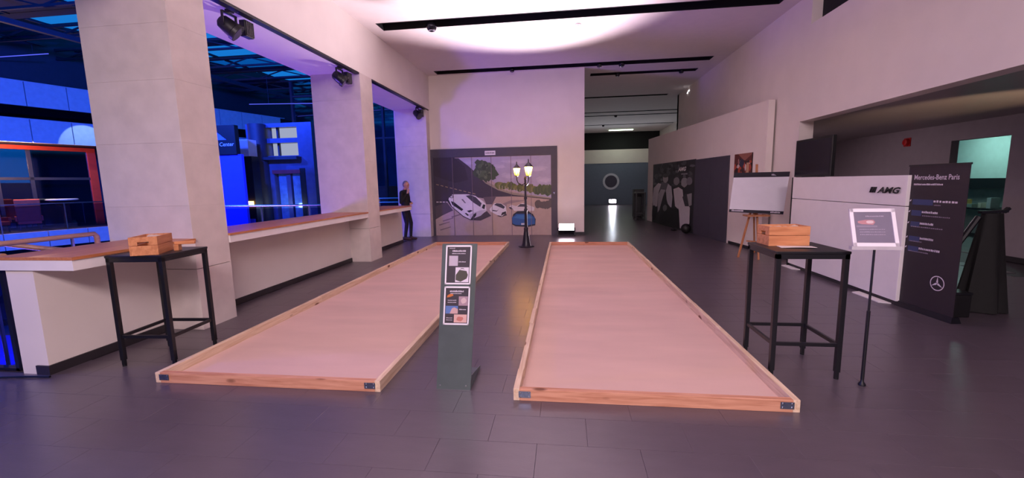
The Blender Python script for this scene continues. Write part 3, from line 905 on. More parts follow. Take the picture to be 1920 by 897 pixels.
# ------------------------------------------------------------------ bar tables
def bar_table(loc, rz, label):
    t = thing('bar_table', label, 'table', loc, rz, 'black metal bar tables')
    h = 1.045; s = .265; r = .019
    B(-s - .005, s + .005, -s - .005, s + .005, h - .022, h).build('table_top', BLACKMET, t, bevel=.004)
    a = MB()
    for (x0, x1, y0, y1) in ((-s, s, -s, -s + .03), (-s, s, s - .03, s), (-s, -s + .03, -s, s), (s - .03, s, -s, s)): a.box(x0, x1, y0, y1, h - .06, h - .022)
    a.build('apron', BLACKMET, t)
    for x in (-1, 1):
        for y in (-1, 1):
            l = MB(); l.box(x * s, x * (s - .036), y * s, y * (s - .036), .06, h - .03); l.box(x * s - x * .005, x * (s - .031), y * s - y * .005, y * (s - .031), .012, .06)
            lo = l.build('leg', BLACKMET, t, bevel=.002)
            MB().lathe([(.017, 0), (.017, .012)], (x * (s - .018), y * (s - .018), 0), n=12).build('foot_pad', BLACK, lo)
    zs = .27
    for y in (-1, 1): B(-s + .036, s - .036, y * s - y * .008, y * (s - .03), zs, zs + .028).build('stretcher', BLACKMET, t)
    for x in (-1, 1): B(x * s - x * .008, x * (s - .03), -s + .036, s - .036, zs, zs + .028).build('stretcher', BLACKMET, t)
    return t


bar_table((-3.85, 3.535, 0), math.radians(4), 'square black metal bar table carrying a wooden box, beside the window ledge')
bar_table((1.925, 3.765, 0), 0, 'square black metal bar table beside the right petanque lane')


def crate(loc, rz, label, handle=True):
    c = thing('wooden_crate', label, 'crate', loc, rz, 'wooden boxes on the bar tables')
    L, W, Hh, t = .165, .105, .165, .012
    # long boards, two per side
    for y in (-1, 1):
        for (z0, z1) in ((0, .086), (.09, Hh)):
            B(-L, L, y * W, y * (W - t), z0, z1).build('side_board', CRATEW, c, bevel=.002)
    for x in (-1, 1):
        B(x * (L - .0005), x * (L - t), -W + t, W - t, .0, .086).build('end_board', CRATEW, c, bevel=.002)
        m = MB(); m.box(x * (L - .0005), x * (L - t), -W + t, -.042, .09, Hh); m.box(x * (L - .0005), x * (L - t), .042, W - t, .09, Hh)
        m.box(x * (L - .0005), x * (L - t), -.042, .042, .122, Hh)
        m.build('end_board', CRATEW, c)
    B(-L + t, L - t, -W + t, W - t, .0, .01).build('bottom', CRATEW, c)
    # boxed contents: paper wrapping near the rim
    m = MB(); q = random.Random(4)
    for k in range(7): m.sphere((-.12 + k * .04, q.uniform(-.05, .05), .135), (.035, .04, .028), 8, 6)
    m.build('packing_paper', mat('packing_paper', (205, 178, 158), .8), c)
    return c


cl_ = crate((-3.80, 3.43, 1.045), math.radians(117), 'open wooden box with a hand hole on the left bar table')
sp = thing('wooden_paddle', 'short wooden bat end sticking out beside the left wooden box', 'bat', (-3.645, 3.60, 1.046), math.radians(20))
B(-.07, .10, -.018, .018, .055, .085).build('blade', CRATEW, sp, bevel=.006)
B(-.07, -.03, -.03, .03, .0, .055).build('block', CRATEW, sp)
crate((1.885, 3.90, 1.045), math.radians(2), 'open wooden box with paper packing on the right bar table')
pp_ = MB()
for k in range(12):
    a0 = k / 12 * .26; a1 = (k + 1) / 12 * .26
    pp_.hexa([(a0, -.05, .001 + .006 * math.sin(a0 * 9)), (a1, -.05, .001 + .006 * math.sin(a1 * 9)), (a1, .06, .001), (a0, .06, .001)], [(a0, -.05, .003 + .006 * math.sin(a0 * 9)), (a1, -.05, .003 + .006 * math.sin(a1 * 9)), (a1, .06, .003), (a0, .06, .003)])
o = pp_.build('leaflet', WHITE); o.location = (1.78, 3.73, 1.0455); o.rotation_euler = (0, 0, -.12)
tag(o, 'curled white leaflet lying before the wooden box on the right bar table', 'leaflet')

# ------------------------------------------------------------------ poster stand on thin pole
st = thing('poster_stand', 'white-framed notice on a thin black pole beside the right bar table', 'sign stand', (2.30, 3.42, 0), math.radians(-4))
MB().lathe([(.025, 0), (.025, .012), (.012, .03), (.009, .06)], n=14).build('base_tip', BLACKMET, st, smooth=True)
MB().tube([(0, 0, .05), (.0, 0, .6)], .012, 10).build('lower_pole', BLACKMET, st)
MB().tube([(0, 0, .58), (.0, 0, 1.10)], .008, 10).build('upper_pole', BLACKMET, st)
hd = MB(); hd.hexa([(-.165, -.03, 1.075), (.165, -.03, 1.075), (.165, .01, 1.075), (-.165, .01, 1.075)], [(-.165, -.03, 1.10), (.165, -.03, 1.10), (.165, .01, 1.10), (-.165, .01, 1.10)])
hd.build('tray', mat('frame_grey', (196, 190, 196), .5), st)
m = MB()


def sp_(x, z): return (x, -.02 + (z - 1.1) * .35, z)


for (a0, a1, b0, b1) in ((-.15, .15, 1.1, 1.125), (-.15, .15, 1.35, 1.375), (-.15, -.125, 1.1, 1.375), (.125, .15, 1.1, 1.375)):
    m.hexa([sp_(a0, b0), sp_(a1, b0), tuple(Vector(sp_(a1, b0)) + Vector((0, .012, 0))), tuple(Vector(sp_(a0, b0)) + Vector((0, .012, 0)))], [sp_(a0, b1), sp_(a1, b1), tuple(Vector(sp_(a1, b1)) + Vector((0, .012, 0))), tuple(Vector(sp_(a0, b1)) + Vector((0, .012, 0)))])
m.build('frame', mat('frame_white', (236, 230, 238), .45, var=0), st)
uy = Vector((0, .35, 1)).normalized(); org = Vector(sp_(-.125, 1.125)) + Vector((0, .006, 0))
art = [((120, 112, 132), rectp(0, 0, 1, 1)), ((186, 132, 140), [(.1, .70), (.3, .74), (.52, .74), (.56, .66), (.5, .58), (.2, .6), (.1, .64)]), ((214, 190, 196), blob(.42, .67, .1, .05, 12, .1)), ((140, 130, 150), rectp(.05, .5, .6, .56))]
printart('notice_print', st, org, (1, 0, 0), uy, .25, .238, art, step=.0001)
for k in range(4):
    scribble(org + uy * (.20 if k == 0 else .04 + .02 * k) + Vector((.08 if k == 0 else .03, -.002, 0)), (1, 0, 0), uy, .12 if k == 0 else .17, .01 if k == 0 else .006, 12 + k).build('lettering', mat('soft_ink', (168, 156, 178), .6), st)

# ------------------------------------------------------------------ roll-up banner
bn = thing('rollup_banner', 'tall black roll-up banner with white lettering and star emblem by the reception front', 'banner', (4.15, 5.35, 0))
# banner face runs along v (towards the camera and slightly right)
bd = Vector((4.195 - 4.14, 4.99 - 5.70, 0)); bd.normalize(); bnrm = Vector((bd.y, -bd.x, 0))
if bnrm.x > 0: bnrm = -bnrm
BW = .715; BH = 1.72
b0 = Vector((-.01, .35, 0))


def bq(u, z, off=0.0):
    p = b0 + bd * u + bnrm * off
    return (p.x + .0 * z, p.y, z)


m = MB(); m.hexa([bq(0, .07, .002), bq(BW, .07, .002), bq(BW, .07, -.002), bq(0, .07, -.002)], [bq(0, BH, .002), bq(BW, BH, .002), bq(BW, BH, -.002), bq(0, BH, -.002)])
m.build('banner_sheet', mat('banner_black', (38, 30, 36), .55, var=.03), bn)
m = MB(); m.hexa([bq(-.005, 0, .02), bq(BW + .005, 0, .02), bq(BW + .005, 0, -.09), bq(-.005, 0, -.09)], [bq(-.005, .07, .012), bq(BW + .005, .07, .012), bq(BW + .005, .07, -.06), bq(-.005, .07, -.06)])
m.build('cassette', BLACKMET, bn)
m = MB(); m.hexa([bq(-.005, BH, .008), bq(BW + .005, BH, .008), bq(BW + .005, BH, -.008), bq(-.005, BH, -.008)], [bq(-.005, BH + .02, .008), bq(BW + .005, BH + .02, .008), bq(BW + .005, BH + .02, -.008), bq(-.005, BH + .02, -.008)])
m.build('top_rail', BLACKMET, bn)
MB().tube([bq(BW / 2, .05, -.03), bq(BW / 2, BH, -.012)], .008, 8).build('support_pole', CHROME, bn)
INK = mat('banner_white', (206, 196, 204), .6, var=0); INKB = mat('banner_blue', (50, 60, 98), .6, var=0)
text_mb('Mercedes-Benz Paris', .082, bq(.075, 1.565, .004), bd, (0, 0, 1), sx=.78, bold=.001).build('title', INK, bn)
scribble(bq(.08, 1.50, .004), bd, (0, 0, 1), .36, .022, 20).build('lettering', INK, bn)
for k, (z, wb_, ww, l2) in enumerate(((1.315, .26, .28, .1), (1.185, .13, .2, .42), (1.05, .12, .17, .5), (.875, .14, .17, .2), (.755, .14, .26, .32))):
    m = MB(); m.poly([bq(.085, z - .045, .0035), bq(.085 + wb_, z - .045, .0035), bq(.085 + wb_, z + .02, .0035), bq(.085, z + .02, .0035)]); m.build('blue_bar', INKB, bn)
    scribble(bq(.09 + wb_, z - .008, .004), bd, (0, 0, 1), ww, .026, 8 + k).build('lettering', INK, bn)
    scribble(bq(.10 + (wb_ if k < 2 else 0), z - .045, .0045), bd, (0, 0, 1), l2 * .8, .013, 14 + k).build('lettering', mat('dim_ink', (136, 124, 138), .6), bn)
    m = MB(); m.poly([bq(.045, z - .01, .004), bq(.063, z - .004, .004), bq(.07, z + .018, .004), bq(.05, z + .008, .004)]); m.build('bullet_mark', INK, bn)
sx_, sz_, sr_ = .50, .40, .085
m = MB(); n = 36
for k in range(n):
    a0, a1 = 2 * PI * k / n, 2 * PI * (k + 1) / n
    m.poly([bq(sx_ + r * math.sin(a), sz_ + r * math.cos(a), .004) for a, r in ((a0, sr_), (a1, sr_), (a1, sr_ * .88), (a0, sr_ * .88))])
for k in range(3):
    a = 2 * PI * k / 3
    t_ = [(0, sr_ * .93), (.012, .014), (0, 0), (-.012, .014)]
    m.poly([bq(sx_ + p * math.cos(a) + q * math.sin(a), sz_ - p * math.sin(a) + q * math.cos(a), .0045) for p, q in t_])
m.build('star_emblem', INK, bn)

# black draped stand and low box behind the banner
dr = thing('draped_stand', 'tall stand draped in black cloth behind the roll-up banner', 'stand', (4.93, 5.55, 0))
m = MB(); n = 40; q = random.Random(9); lev = 9
for j in range(lev + 1):
    tq = j / lev
    for k in range(n):
        a = 2 * PI * k / n
        wob = 1 + (.10 * math.sin(7 * a + 1) + .05 * math.sin(11 * a)) * (1 - tq) ** .7
        rx = (.24 * (1 - tq) + .10 * tq) * wob; ry = (.20 * (1 - tq) + .07 * tq) * wob
        m.v.append((.02 * tq + rx * math.cos(a), ry * math.sin(a), .01 + 1.15 * tq))
for j in range(lev):
    for k in range(n): m.f.append((j * n + k, j * n + (k + 1) % n, (j + 1) * n + (k + 1) % n, (j + 1) * n + k)); m.m.append(0)
m.f.append(tuple(lev * n + k for k in range(n))); m.m.append(0)
m.build('cloth', mat('black_cloth', (9, 8, 10), .8, var=.1, scale=10), dr, smooth=True)
m = MB(); m.bar((-.13, -.02, 1.175), (.16, .0, 1.185), .05, .03); m.bar((.13, 0, 1.17), (.18, .0, 1.22), .04, .03); m.build('cross_bar', BLACKMET, dr)
m = MB(); m.tube([(-.33, -.02, .0), (-.30, 0, .8), (-.12, 0, 1.12)], .03, 8); m.build('side_leg', BLACKMET, dr)
lbx = thing('black_box', 'low black box on the floor behind the banner foot', 'box', (4.46, 5.42, 0))
B(-.15, .1, -.2, .2, .0, .26).build('body', BLACK, lbx, bevel=.01); B(-.155, .105, -.205, .205, .262, .29).build('lid', BLACKMET, lbx, bevel=.005)

# ------------------------------------------------------------------ easel and board
ea = thing('easel', 'wooden tripod easel holding the white display board', 'easel', (3.85, 9.0, 0))
for p0, p1 in (((-.28, .12, .0), (-.06, .16, .98)), ((.0, -.16, .0), (.03, .10, .98)), ((.29, .72, .0), (.0, .18, 1.1))):
    MB().bar(p0, p1, .032, .03).build('leg', EASELW, ea)
m = MB(); m.bar((.0, .09, .86), (.03, .22, 1.9), .04, .025); m.build('mast', EASELW, ea)
m = MB(); m.bar((-.18, .0, .36), (.02, .0, .34), .025, .025); m.build('cross_bar', EASELW, ea)
m = MB(); m.box(-.22, .2, -.10, .15, .86, .89); m.build('tray', EASELW, ea)
bo = thing('display_board', 'blank white display board with black bands resting on the wooden easel', 'board', (0, 0, 0))
TL, TR, BL_, BR_ = Vector((3.403, 9.08, 1.735)), Vector((4.42, 9.02, 1.737)), Vector((3.262, 8.87, .965)), Vector((4.262, 8.85, .905))
thk = Vector((0, .012, -.003))


def bpnt(u, v): return (BL_ * (1 - u) + BR_ * u) * (1 - v) + (TL * (1 - u) + TR * u) * v


def bslab(u0, v0, u1, v1, d0, d1, name, mt, par):
    c = [bpnt(u0, v0), bpnt(u1, v0), bpnt(u1, v1), bpnt(u0, v1)]
    nrm = Vector((0, -1, .2)).normalized()
    return MB().hexa([p + nrm * d1 for p in c], [p + nrm * d0 for p in c]).build(name, mt, par)


bslab(0, .07, 1, .88, -.012, 0, 'white_sheet', mat('board_white', (226, 222, 232), .5, var=.01), bo)
bslab(0, .88, 1, 1, -.012, .003, 'top_band', mat('band_black', (30, 26, 40), .5), bo)
bslab(0, 0, 1, .07, -.012, .003, 'bottom_band', mat('band_black', (30, 26, 40), .5), bo)
ux = (BR_ - BL_).normalized(); uyb = (TL - BL_).normalized()
for (u, v, ww, n) in ((.68, .915, .28, 12), (.04, .02, .22, 12), (.76, .02, .18, 8)):
    scribble(bpnt(u, v) + Vector((0, -.006, .001)), ux, uyb, ww, .035, n).build('lettering', mat('pale_ink', (206, 196, 210), .6), bo)

# ------------------------------------------------------------------ street lamp
lp = thing('street_lamp', 'black cast-iron style street lamp with two lit lanterns between the lanes', 'lamp', (-.97, 10.62, 0))
IRON = mat('cast_iron', (34, 28, 40), .35, var=.04)
MB().lathe([(.2, 0), (.2, .02), (.13, .03)], n=8).build('base_plate', IRON, lp)
MB().lathe([(.125, .03), (.105, .08), (.085, .2), (.06, .38), (.052, .44), (.06, .46), (.045, .5)], n=16).build('pedestal', IRON, lp, smooth=True)
MB().lathe([(.04, .48), (.033, .9), (.045, .92), (.045, .96), (.03, .98), (.028, 1.2), (.04, 1.21), (.04, 1.26), (.026, 1.28), (.024, 1.7), (.035, 1.72), (.02, 1.78)], n=14).build('post', IRON, lp, smooth=True)
LANT = glass('lantern_glass', (255, 214, 130), .08, .1)
nt_ = LANT.node_tree; tl = nt_.nodes.new('ShaderNodeBsdfTranslucent'); tl.inputs[0].default_value = rgb((255, 226, 150))
mx_ = nt_.nodes.new('ShaderNodeMixShader'); mx_.inputs[0].default_value = .55
nt_.links.new([n for n in nt_.nodes if n.type == 'MIX_SHADER'][0].outputs[0], mx_.inputs[1]); nt_.links.new(tl.outputs[0], mx_.inputs[2])
nt_.links.new(mx_.outputs[0], [n for n in nt_.nodes if n.type == 'OUTPUT_MATERIAL'][0].inputs[0])
BULB = emitter('lamp_bulb', (255, 190, 70), 60)
for (x, y, z, s) in ((-.225, .12, 1.80, .95), (.095, -.13, 1.79, 1.1)):
    MB().tube([(0, 0, 1.62), (x * .4, y * .4, 1.56), (x * .85, y * .85, 1.62), (x, y, 1.70), (x, y, z + .01)], .013, 8).build('arm', IRON, lp, smooth=True)
    ln = MB().lathe([(.02, -.02), (.055 * s, 0), (.055 * s, .012)], n=6).build('lantern', IRON, lp); ln.location = (x, y, z)
    g = MB(); fr = MB()
    for k in range(6):
        a0, a1 = 2 * PI * k / 6, 2 * PI * (k + 1) / 6
        r0, r1, z0, z1 = .052 * s, .092 * s, .012, .20 * s
        g.poly([(r0 * math.cos(a0), r0 * math.sin(a0), z0), (r0 * math.cos(a1), r0 * math.sin(a1), z0), (r1 * math.cos(a1), r1 * math.sin(a1), z1), (r1 * math.cos(a0), r1 * math.sin(a0), z1)])
        fr.tube([(r0 * math.cos(a0), r0 * math.sin(a0), z0), (r1 * math.cos(a0), r1 * math.sin(a0), z1)], .005, 5)
    g.build('glass_panes', LANT, ln); fr.build('lantern_bars', IRON, ln)
    MB().lathe([(.112 * s, .20 * s), (.1 * s, .215 * s), (.05 * s, .27 * s), (.02, .30 * s), (.012, .33 * s), (.016, .345 * s), (.004, .38 * s)], n=6).build('lantern_roof', IRON, ln)
    MB().sphere((0, 0, .1 * s), (.048 * s, .048 * s, .068 * s), 12, 10).build('bulb', BULB, ln, smooth=True)
    light('lantern_light', 'POINT', (-.97 + x, 10.62 + y, z + .18 * s), 50, (1.0, .66, .22), shadow_soft_size=.06)

# ------------------------------------------------------------------ spotlights under the beam and in the slots
def par(y, label, aim=(1, .1, -.5), zc=3.70):
    p = thing('stage_spotlight', label, 'spotlight', (-4.30, y, 0), group='black stage spotlights under the left beam')
    k = Vector(aim).normalized()
    m = MB(); m.box(-.03, .055, -.03, .03, 3.875, 3.918); m.build('clamp', BLACKMET, p)
    yk = MB()
    yk.bar((0, -.12, 3.865), (0, .12, 3.865), .03, .02); yk.bar((0, -.115, 3.87), (0, -.115, zc), .03, .012); yk.bar((0, .115, 3.87), (0, .115, zc), .03, .012)
    yk.build('yoke', BLACKMET, p)
    # barrel along k
    c = Vector((0, 0, zc)); prof = [(-.14, .05), (-.11, .085), (-.02, .10), (.05, .105), (.06, .118), (.11, .118)]
    b_ = MB(); b_.tube([c + k * a for a, r in prof], [r for a, r in prof], 16)
    bo_ = b_.build('barrel', BLACKMET, p, smooth=True)
    b_ = MB(); b_.tube([c + k * .108, c + k * .113], [.10, .10], 16); b_.build('lens', mat('lens_dark', (50, 50, 60), .15, var=0), bo_)
    m = MB(); m.box(-.03, .06, .20, .36, 3.66, 3.87); m.build('driver_box', BLACKMET, p, bevel=.01)
    m = MB()
    for i in range(5): m.box(.06, .075, .215 + i * .03, .225 + i * .03, 3.67, 3.86)
    m.build('cooling_fins', mat('grey_fin', (80, 76, 84), .5), p)
    m = MB(); m.tube([(0, .1, 3.75), (.01, .16, 3.79), (.01, .21, 3.76)], .01, 6); m.build('cable', BLACK, p)
    return p


par(5.30, 'black stage spotlight with yoke under the beam next to the nearest pillar', (.55, .35, -.55))
par(8.02, 'black stage spotlight under the beam in front of the middle pillar', (.6, .3, -.5))
par(12.40, 'small-looking black stage spotlight under the beam at the back wall', (.6, -.2, -.5))


def slotspot(x, y, label, r=.075, z=ZC - .03):
    p = thing('slot_spotlight', label, 'spotlight', (x, y, z), group='round spotlights in the dark ceiling slots')
    MB().tube([(0, 0, cz1 - .031 - z), (0, 0, .05)], .012, 8).build('stem', BLACKMET, p)
    MB().sphere((0, 0, 0), r, 16, 12).build('globe', mat('spot_dark', (40, 40, 48), .2, metal=.6, var=0), p, smooth=True)
    MB().lathe([(r * .62, 0), (r * .62, -.008), (r * .4, -.01)], (0, 0, -r * .8), n=16).build('lens', mat('lens_pale', (150, 146, 156), .1, var=0), p, smooth=True)


slotspot(-2.72, 8.97, 'round glossy spotlight hanging at the left of the nearest ceiling slot', .11, ZC - .05)
slotspot(-1.5, 12.74, 'small spotlight in the left half of the second ceiling slot')
slotspot(1.0, 12.74, 'small spotlight in the second ceiling slot above the corner of the back wall')
slotspot(1.62, 12.74, 'small spotlight in the second ceiling slot over the corridor entrance', .09)
slotspot(1.65, 13.93, 'small spotlight at the left of the short ceiling slot over the corridor')
slotspot(3.55, 13.93, 'small spotlight at the right of the short ceiling slot over the corridor')
slotspot(2.6, 22.5, 'distant spotlight in a corridor ceiling slot')
slotspot(2.3, 26.1, 'farthest spotlight in the last corridor ceiling slot')
dt = thing('smoke_detector', 'small round white smoke detector on the ceiling behind the nearest slot', 'detector', (.3, 9.55, ZC))
MB().lathe([(.07, 0), (.07, -.02), (.045, -.045)], n=18).build('housing', WHITE, dt, smooth=True); MB().lathe([(.04, -.04), (.03, -.055)], n=14).build('sensor', WHITE, dt)
wl_ = thing('wall_lamp', 'thin bright slanted lamp on the upper right wall', 'lamp', (XR - .02, 16.3, 4.72))
MB().bar((0, .2, .0), (0, -.05, .07), .016, .016).build('tube', emitter('thin_lamp', (255, 250, 255), 5), wl_)
B(.0, .019, .05, .1, -.0, .05).build('bracket', BLACKMET, wl_)

# ------------------------------------------------------------------ man in black by the far ledge
mp_ = thing('person', 'man in black top and dark jeans standing by the far pillar, hand at cheek', 'person', (-4.66, 11.98, 0), math.radians(-4))


def limb(mb, pts, rs): mb.tube(pts, rs, 12)


bd_ = MB()


def cap(a, b, ra, rb, n=7):
    a = Vector(a); b = Vector(b)
    L = (b - a).length; k = (b - a) / L
    pts = []; rr = []
    for i in range(5):
        t = i / 4 * PI / 2; pts.append(a - k * ra * math.cos(t)); rr.append(max(.001, ra * math.sin(t)))
    for i in range(5):
        t = i / 4 * PI / 2; pts.append(b + k * rb * math.sin(t)); rr.append(max(.001, rb * math.cos(t)))
    bd_.tube(pts, rr, 12)


# legs
cap((0, -.09, .90), (.06, -.09, .50), .088, .06); cap((.06, -.09, .50), (-.01, -.09, .09), .06, .042)
cap((0, .09, .90), (.11, .09, .51), .088, .06); cap((.11, .09, .51), (.08, .10, .09), .06, .042)
for (x, y) in ((-.01, -.09), (.08, .10)):
    cap((x - .03, y, .05), (x + .06, y, .05), .047, .046); cap((x + .05, y, .042), (x + .17, y, .034), .042, .032)
# trunk
bd_.sphere((0, 0, .94), (.125, .165, .13)); bd_.sphere((.01, 0, 1.08), (.125, .155, .16)); bd_.sphere((.015, 0, 1.25), (.13, .175, .19)); bd_.sphere((-.01, 0, 1.38), (.105, .175, .11))
cap((-.01, -.16, 1.41), (-.01, .16, 1.41), .068, .068)
# arms
cap((-.01, -.205, 1.40), (-.01, -.26, 1.13), .056, .046); cap((-.01, -.26, 1.13), (.13, -.12, 1.36), .046, .034)
cap((-.01, .205, 1.40), (.0, .27, 1.12), .056, .046); cap((.0, .27, 1.12), (.175, .08, 1.09), .046, .034)
# neck and head
cap((-.005, 0, 1.44), (.03, 0, 1.56), .06, .055)
bd_.sphere((.045, 0, 1.645), (.098, .078, .112)); bd_.sphere((.075, 0, 1.585), (.065, .058, .062))
bd_.sphere((.143, 0, 1.622), (.02, .014, .024)); bd_.sphere((.125, 0, 1.66), (.022, .05, .016)); bd_.sphere((.125, 0, 1.575), (.02, .03, .012)); bd_.sphere((.115, 0, 1.545), (.025, .028, .02))
for y in (-1, 1): bd_.sphere((.03, y * .079, 1.63), (.022, .012, .034)); bd_.sphere((.124, y * .03, 1.64), (.014, .016, .010))
# near hand to the cheek: palm, four fingers and a thumb
cap((.135, -.11, 1.375), (.145, -.09, 1.44), .03, .034)
for k, (dx, dz, L) in enumerate(((-.022, .0, .07), (-.008, .008, .08), (.006, .008, .078), (.02, .0, .062))):
    a = Vector((.14 + dx, -.09, 1.455)); b = a + Vector((-.004, .012, L * .55)); c = b + Vector((-.01, .02, L * .4))
    cap(a, b, .0105, .0098); cap(b, c, .0098, .0085)
cap((.155, -.095, 1.42), (.175, -.06, 1.47), .012, .010); cap((.175, -.06, 1.47), (.16, -.04, 1.51), .010, .009)
# far hand on the belly
cap((.175, .075, 1.09), (.195, .01, 1.085), .03, .032)
for k in range(4):
    a = Vector((.203, -.01, 1.06 + k * .018)); b = a + Vector((-.006, -.05 + .006 * abs(k - 1.5), -.004)); c = b + Vector((-.022, -.022, -.004)); cap(a, b, .010, .0095); cap(b, c, .0095, .008)
cap((.195, .04, 1.115), (.205, .0, 1.145), .012, .010)
me = bd_.mesh('body', [])
tmp = bpy.data.objects.new('tmp', me); COL.objects.link(tmp)
rm = tmp.modifiers.new('r', 'REMESH'); rm.mode = 'VOXEL'; rm.voxel_size = .0085
sm = tmp.modifiers.new('s', 'SMOOTH'); sm.factor = .5; sm.iterations = 4
dg = bpy.context.evaluated_depsgraph_get(); dg.update()
bm_ = bpy.data.meshes.new_from_object(tmp.evaluated_get(dg))
bpy.data.objects.remove(tmp)
JEANS = mat('dark_jeans', (26, 26, 38), .8, var=.08, scale=20); TOP = mat('black_knit', (18, 17, 22), .85, var=.08, scale=25)
SHOE = mat('brown_leather', (70, 42, 36), .45, var=.06); HAIR = mat('grey_hair', (120, 108, 110), .7, var=.1, scale=60)
for m_ in (TOP, JEANS, SKIN, SHOE, HAIR): bm_.materials.append(m_)
for p in bm_.polygons:
    x, y, z = p.center; i = 0
    if z < .105: i = 3
    elif z < 1.0 and not (x > .2): i = 1
    elif z > 1.515 or (z > 1.47 and x < .07 and abs(y) < .06 and z > 1.495): i = 2
    if (z > 1.385 and x > .10 and y < -.03) or (x > .172 and 1.0 < z < 1.2 and y < .08): i = 2
    if z > 1.56 and i == 2 and ((z > 1.685 + max(0, x - .02) * .35) or (x < .018 and z > 1.575) or (x < .04 and z > 1.66)): i = 4
    p.material_index = i; p.use_smooth = True
bm_.name = 'body'
bo_ = bpy.data.objects.new('body', bm_); COL.objects.link(bo_); bo_.parent = mp_
for y in (-.031, .031):
    MB().sphere((.137, y, 1.645), (.006, .011, .007), 8, 6).build('eye', mat('eye_dark', (40, 34, 36), .3, var=0), mp_, smooth=True)
MB().box(-.085, .125, -.005, .005, 0, 0.001)
bt = MB(); nb = 24
for k in range(nb):
    a0, a1 = 2 * PI * k / nb, 2 * PI * (k + 1) / nb
    bt.hexa([(.137 * math.cos(a), .172 * math.sin(a), .985) for a in (a0, a1)] + [(.12 * math.cos(a), .155 * math.sin(a), .985) for a in (a1, a0)], [(.137 * math.cos(a), .172 * math.sin(a), 1.015) for a in (a0, a1)] + [(.12 * math.cos(a), .155 * math.sin(a), 1.015) for a in (a1, a0)])
bt.build('belt', mat('belt_leather', (30, 22, 22), .5), mp_)

# black cable across the floor at the left
cbm = MB(); cbm.tube([(-7.2, 1.9, .012), (-6.2, 2.3, .012), (-5.4, 2.75, .012), (-5.0, 2.93, .012), (-4.72, 2.97, .012), (-4.5, 2.99, .012)], .01, 8)
tag(cbm.build('floor_cable', BLACK, smooth=True), 'thin black cable on the floor by the end of the low wall', 'cable')

# ------------------------------------------------------------------ atrium
F0 = Vector((-22.6, 14.77, 0)); fd = Vector((.307, .9517, 0)); fn = Vector((-.9517, .307, 0))    # fn = away from the hall


def fp(s, z, off=0.0):
    p = F0 + fd * s + fn * off
    return (p.x, p.y, z)


def fbox(mb, s0, s1, z0, z1, o0, o1, mi=0):
    return mb.hexa([fp(s0, z0, o0), fp(s1, z0, o0), fp(s1, z0, o1), fp(s0, z0, o1)], [fp(s0, z1, o0), fp(s1, z1, o0), fp(s1, z1, o1), fp(s0, z1, o1)], mi)


struct(fbox(MB(), -24, 34, 6.25, 9.0, .6, .9).build('wall_atrium_top', ATRDARK))
fw_ = MB(); fbox(fw_, -24, 34, -3.2, 2.1, 3.6, 3.9); fbox(fw_, -24, 34, 3.95, 9.0, 3.6, 3.9); fbox(fw_, -24, -7, 2.1, 3.95, 3.6, 3.9); fbox(fw_, 1.9, 34, 2.1, 3.95, 3.6, 3.9)
for s_ in (-5.2, -3.4, -1.6, .3): fbox(fw_, s_ - .07, s_ + .07, 2.1, 3.95, 3.65, 3.8)
struct(fw_.build('wall_atrium_far', mat('atrium_rear', (40, 60, 90), .6)))
struct(B(-40, 0.3, 34.0, 34.3, -3.2, 9).build('wall_atrium_end', mat('end_wall_blue', (110, 140, 176), .6, var=.2, scale=.8)))
struct(B(-40, -9.0, -6.5, -6.3, -3.2, 9).build('wall_atrium_front', ATRDARK))
struct(B(-40, -5.3, -6.3, 34, -3.5, -3.2).build('floor_atrium', mat('atrium_floor', (86, 92, 110), .35, var=.1, scale=1.5)))
struct(B(-5.32, -5.3, 4.2, 13.4, -3.2, -.012).build('wall_slab_edge', ATR))
struct(B(-5.3, .3, 13.4, 13.5, -3.2, 9).build('wall_hall_side', ATRDARK))
struct(B(.1, .3, 13.4, 34, -3.2, 9).build('wall_corridor_side', ATRDARK))
for (z0, z1, cat_l) in ((5.23, 6.22, 'upper'), (3.73, 4.69, 'lower')):
    t = thing('balcony_parapet', cat_l + ' long blue-lit parapet band across the atrium', 'parapet', (0, 0, 0), group='parapet bands across the atrium')
    s = -16.0
    while s < 11.6:
        fbox(MB(), s + .01, s + 1.28, z0, z1, 0, .12).build('parapet_panel', ATR, t); s += 1.3
    fbox(MB(), -16, 12.9, z0 + .05, z0 + .3, .12, 3.5).build('slab', ATRDARK, t)
    m = MB(); fbox(m, -16, 12.9, z1, z1 + .03, -.02, .14); m.build('coping', ATR, t)
# red framed glazing on the far side
gl_ = thing('red_window', 'wide red-framed glazing of the lounge across the atrium, left of the near pillar', 'window', (0, 0, 0))
for (s0, s1, z0, z1) in ((-6, 3.55, 3.56, 3.74), (3.25, 3.55, 0, 3.56), (-6, -5.7, 0, 3.56)):
    fbox(MB(), s0, s1, z0, z1, 1.8, 2.0).build('red_frame', RED, gl_)
for s in (-4.2, -2.4, -.9, .2, 1.25):
    fbox(MB(), s - .06, s + .06, 0, 3.56, 1.84, 1.96).build('mullion', ATRDARK, gl_)
fbox(MB(), -5.7, 3.25, 2.2, 2.32, 1.84, 1.96).build('transom', ATRDARK, gl_)
PANE = glass('lounge_glass', (120, 190, 220), .25, .05)
for a, b in ((-5.7, -4.26), (-4.14, -2.46), (-2.34, -.96), (-.84, .14), (.26, 1.19), (1.31, 3.25)):
    fbox(MB(), a, b, .02, 2.2, 1.89, 1.91).build('pane', PANE, gl_)
    fbox(MB(), a, b, 2.32, 3.56, 1.89, 1.91).build('pane', PANE, gl_)
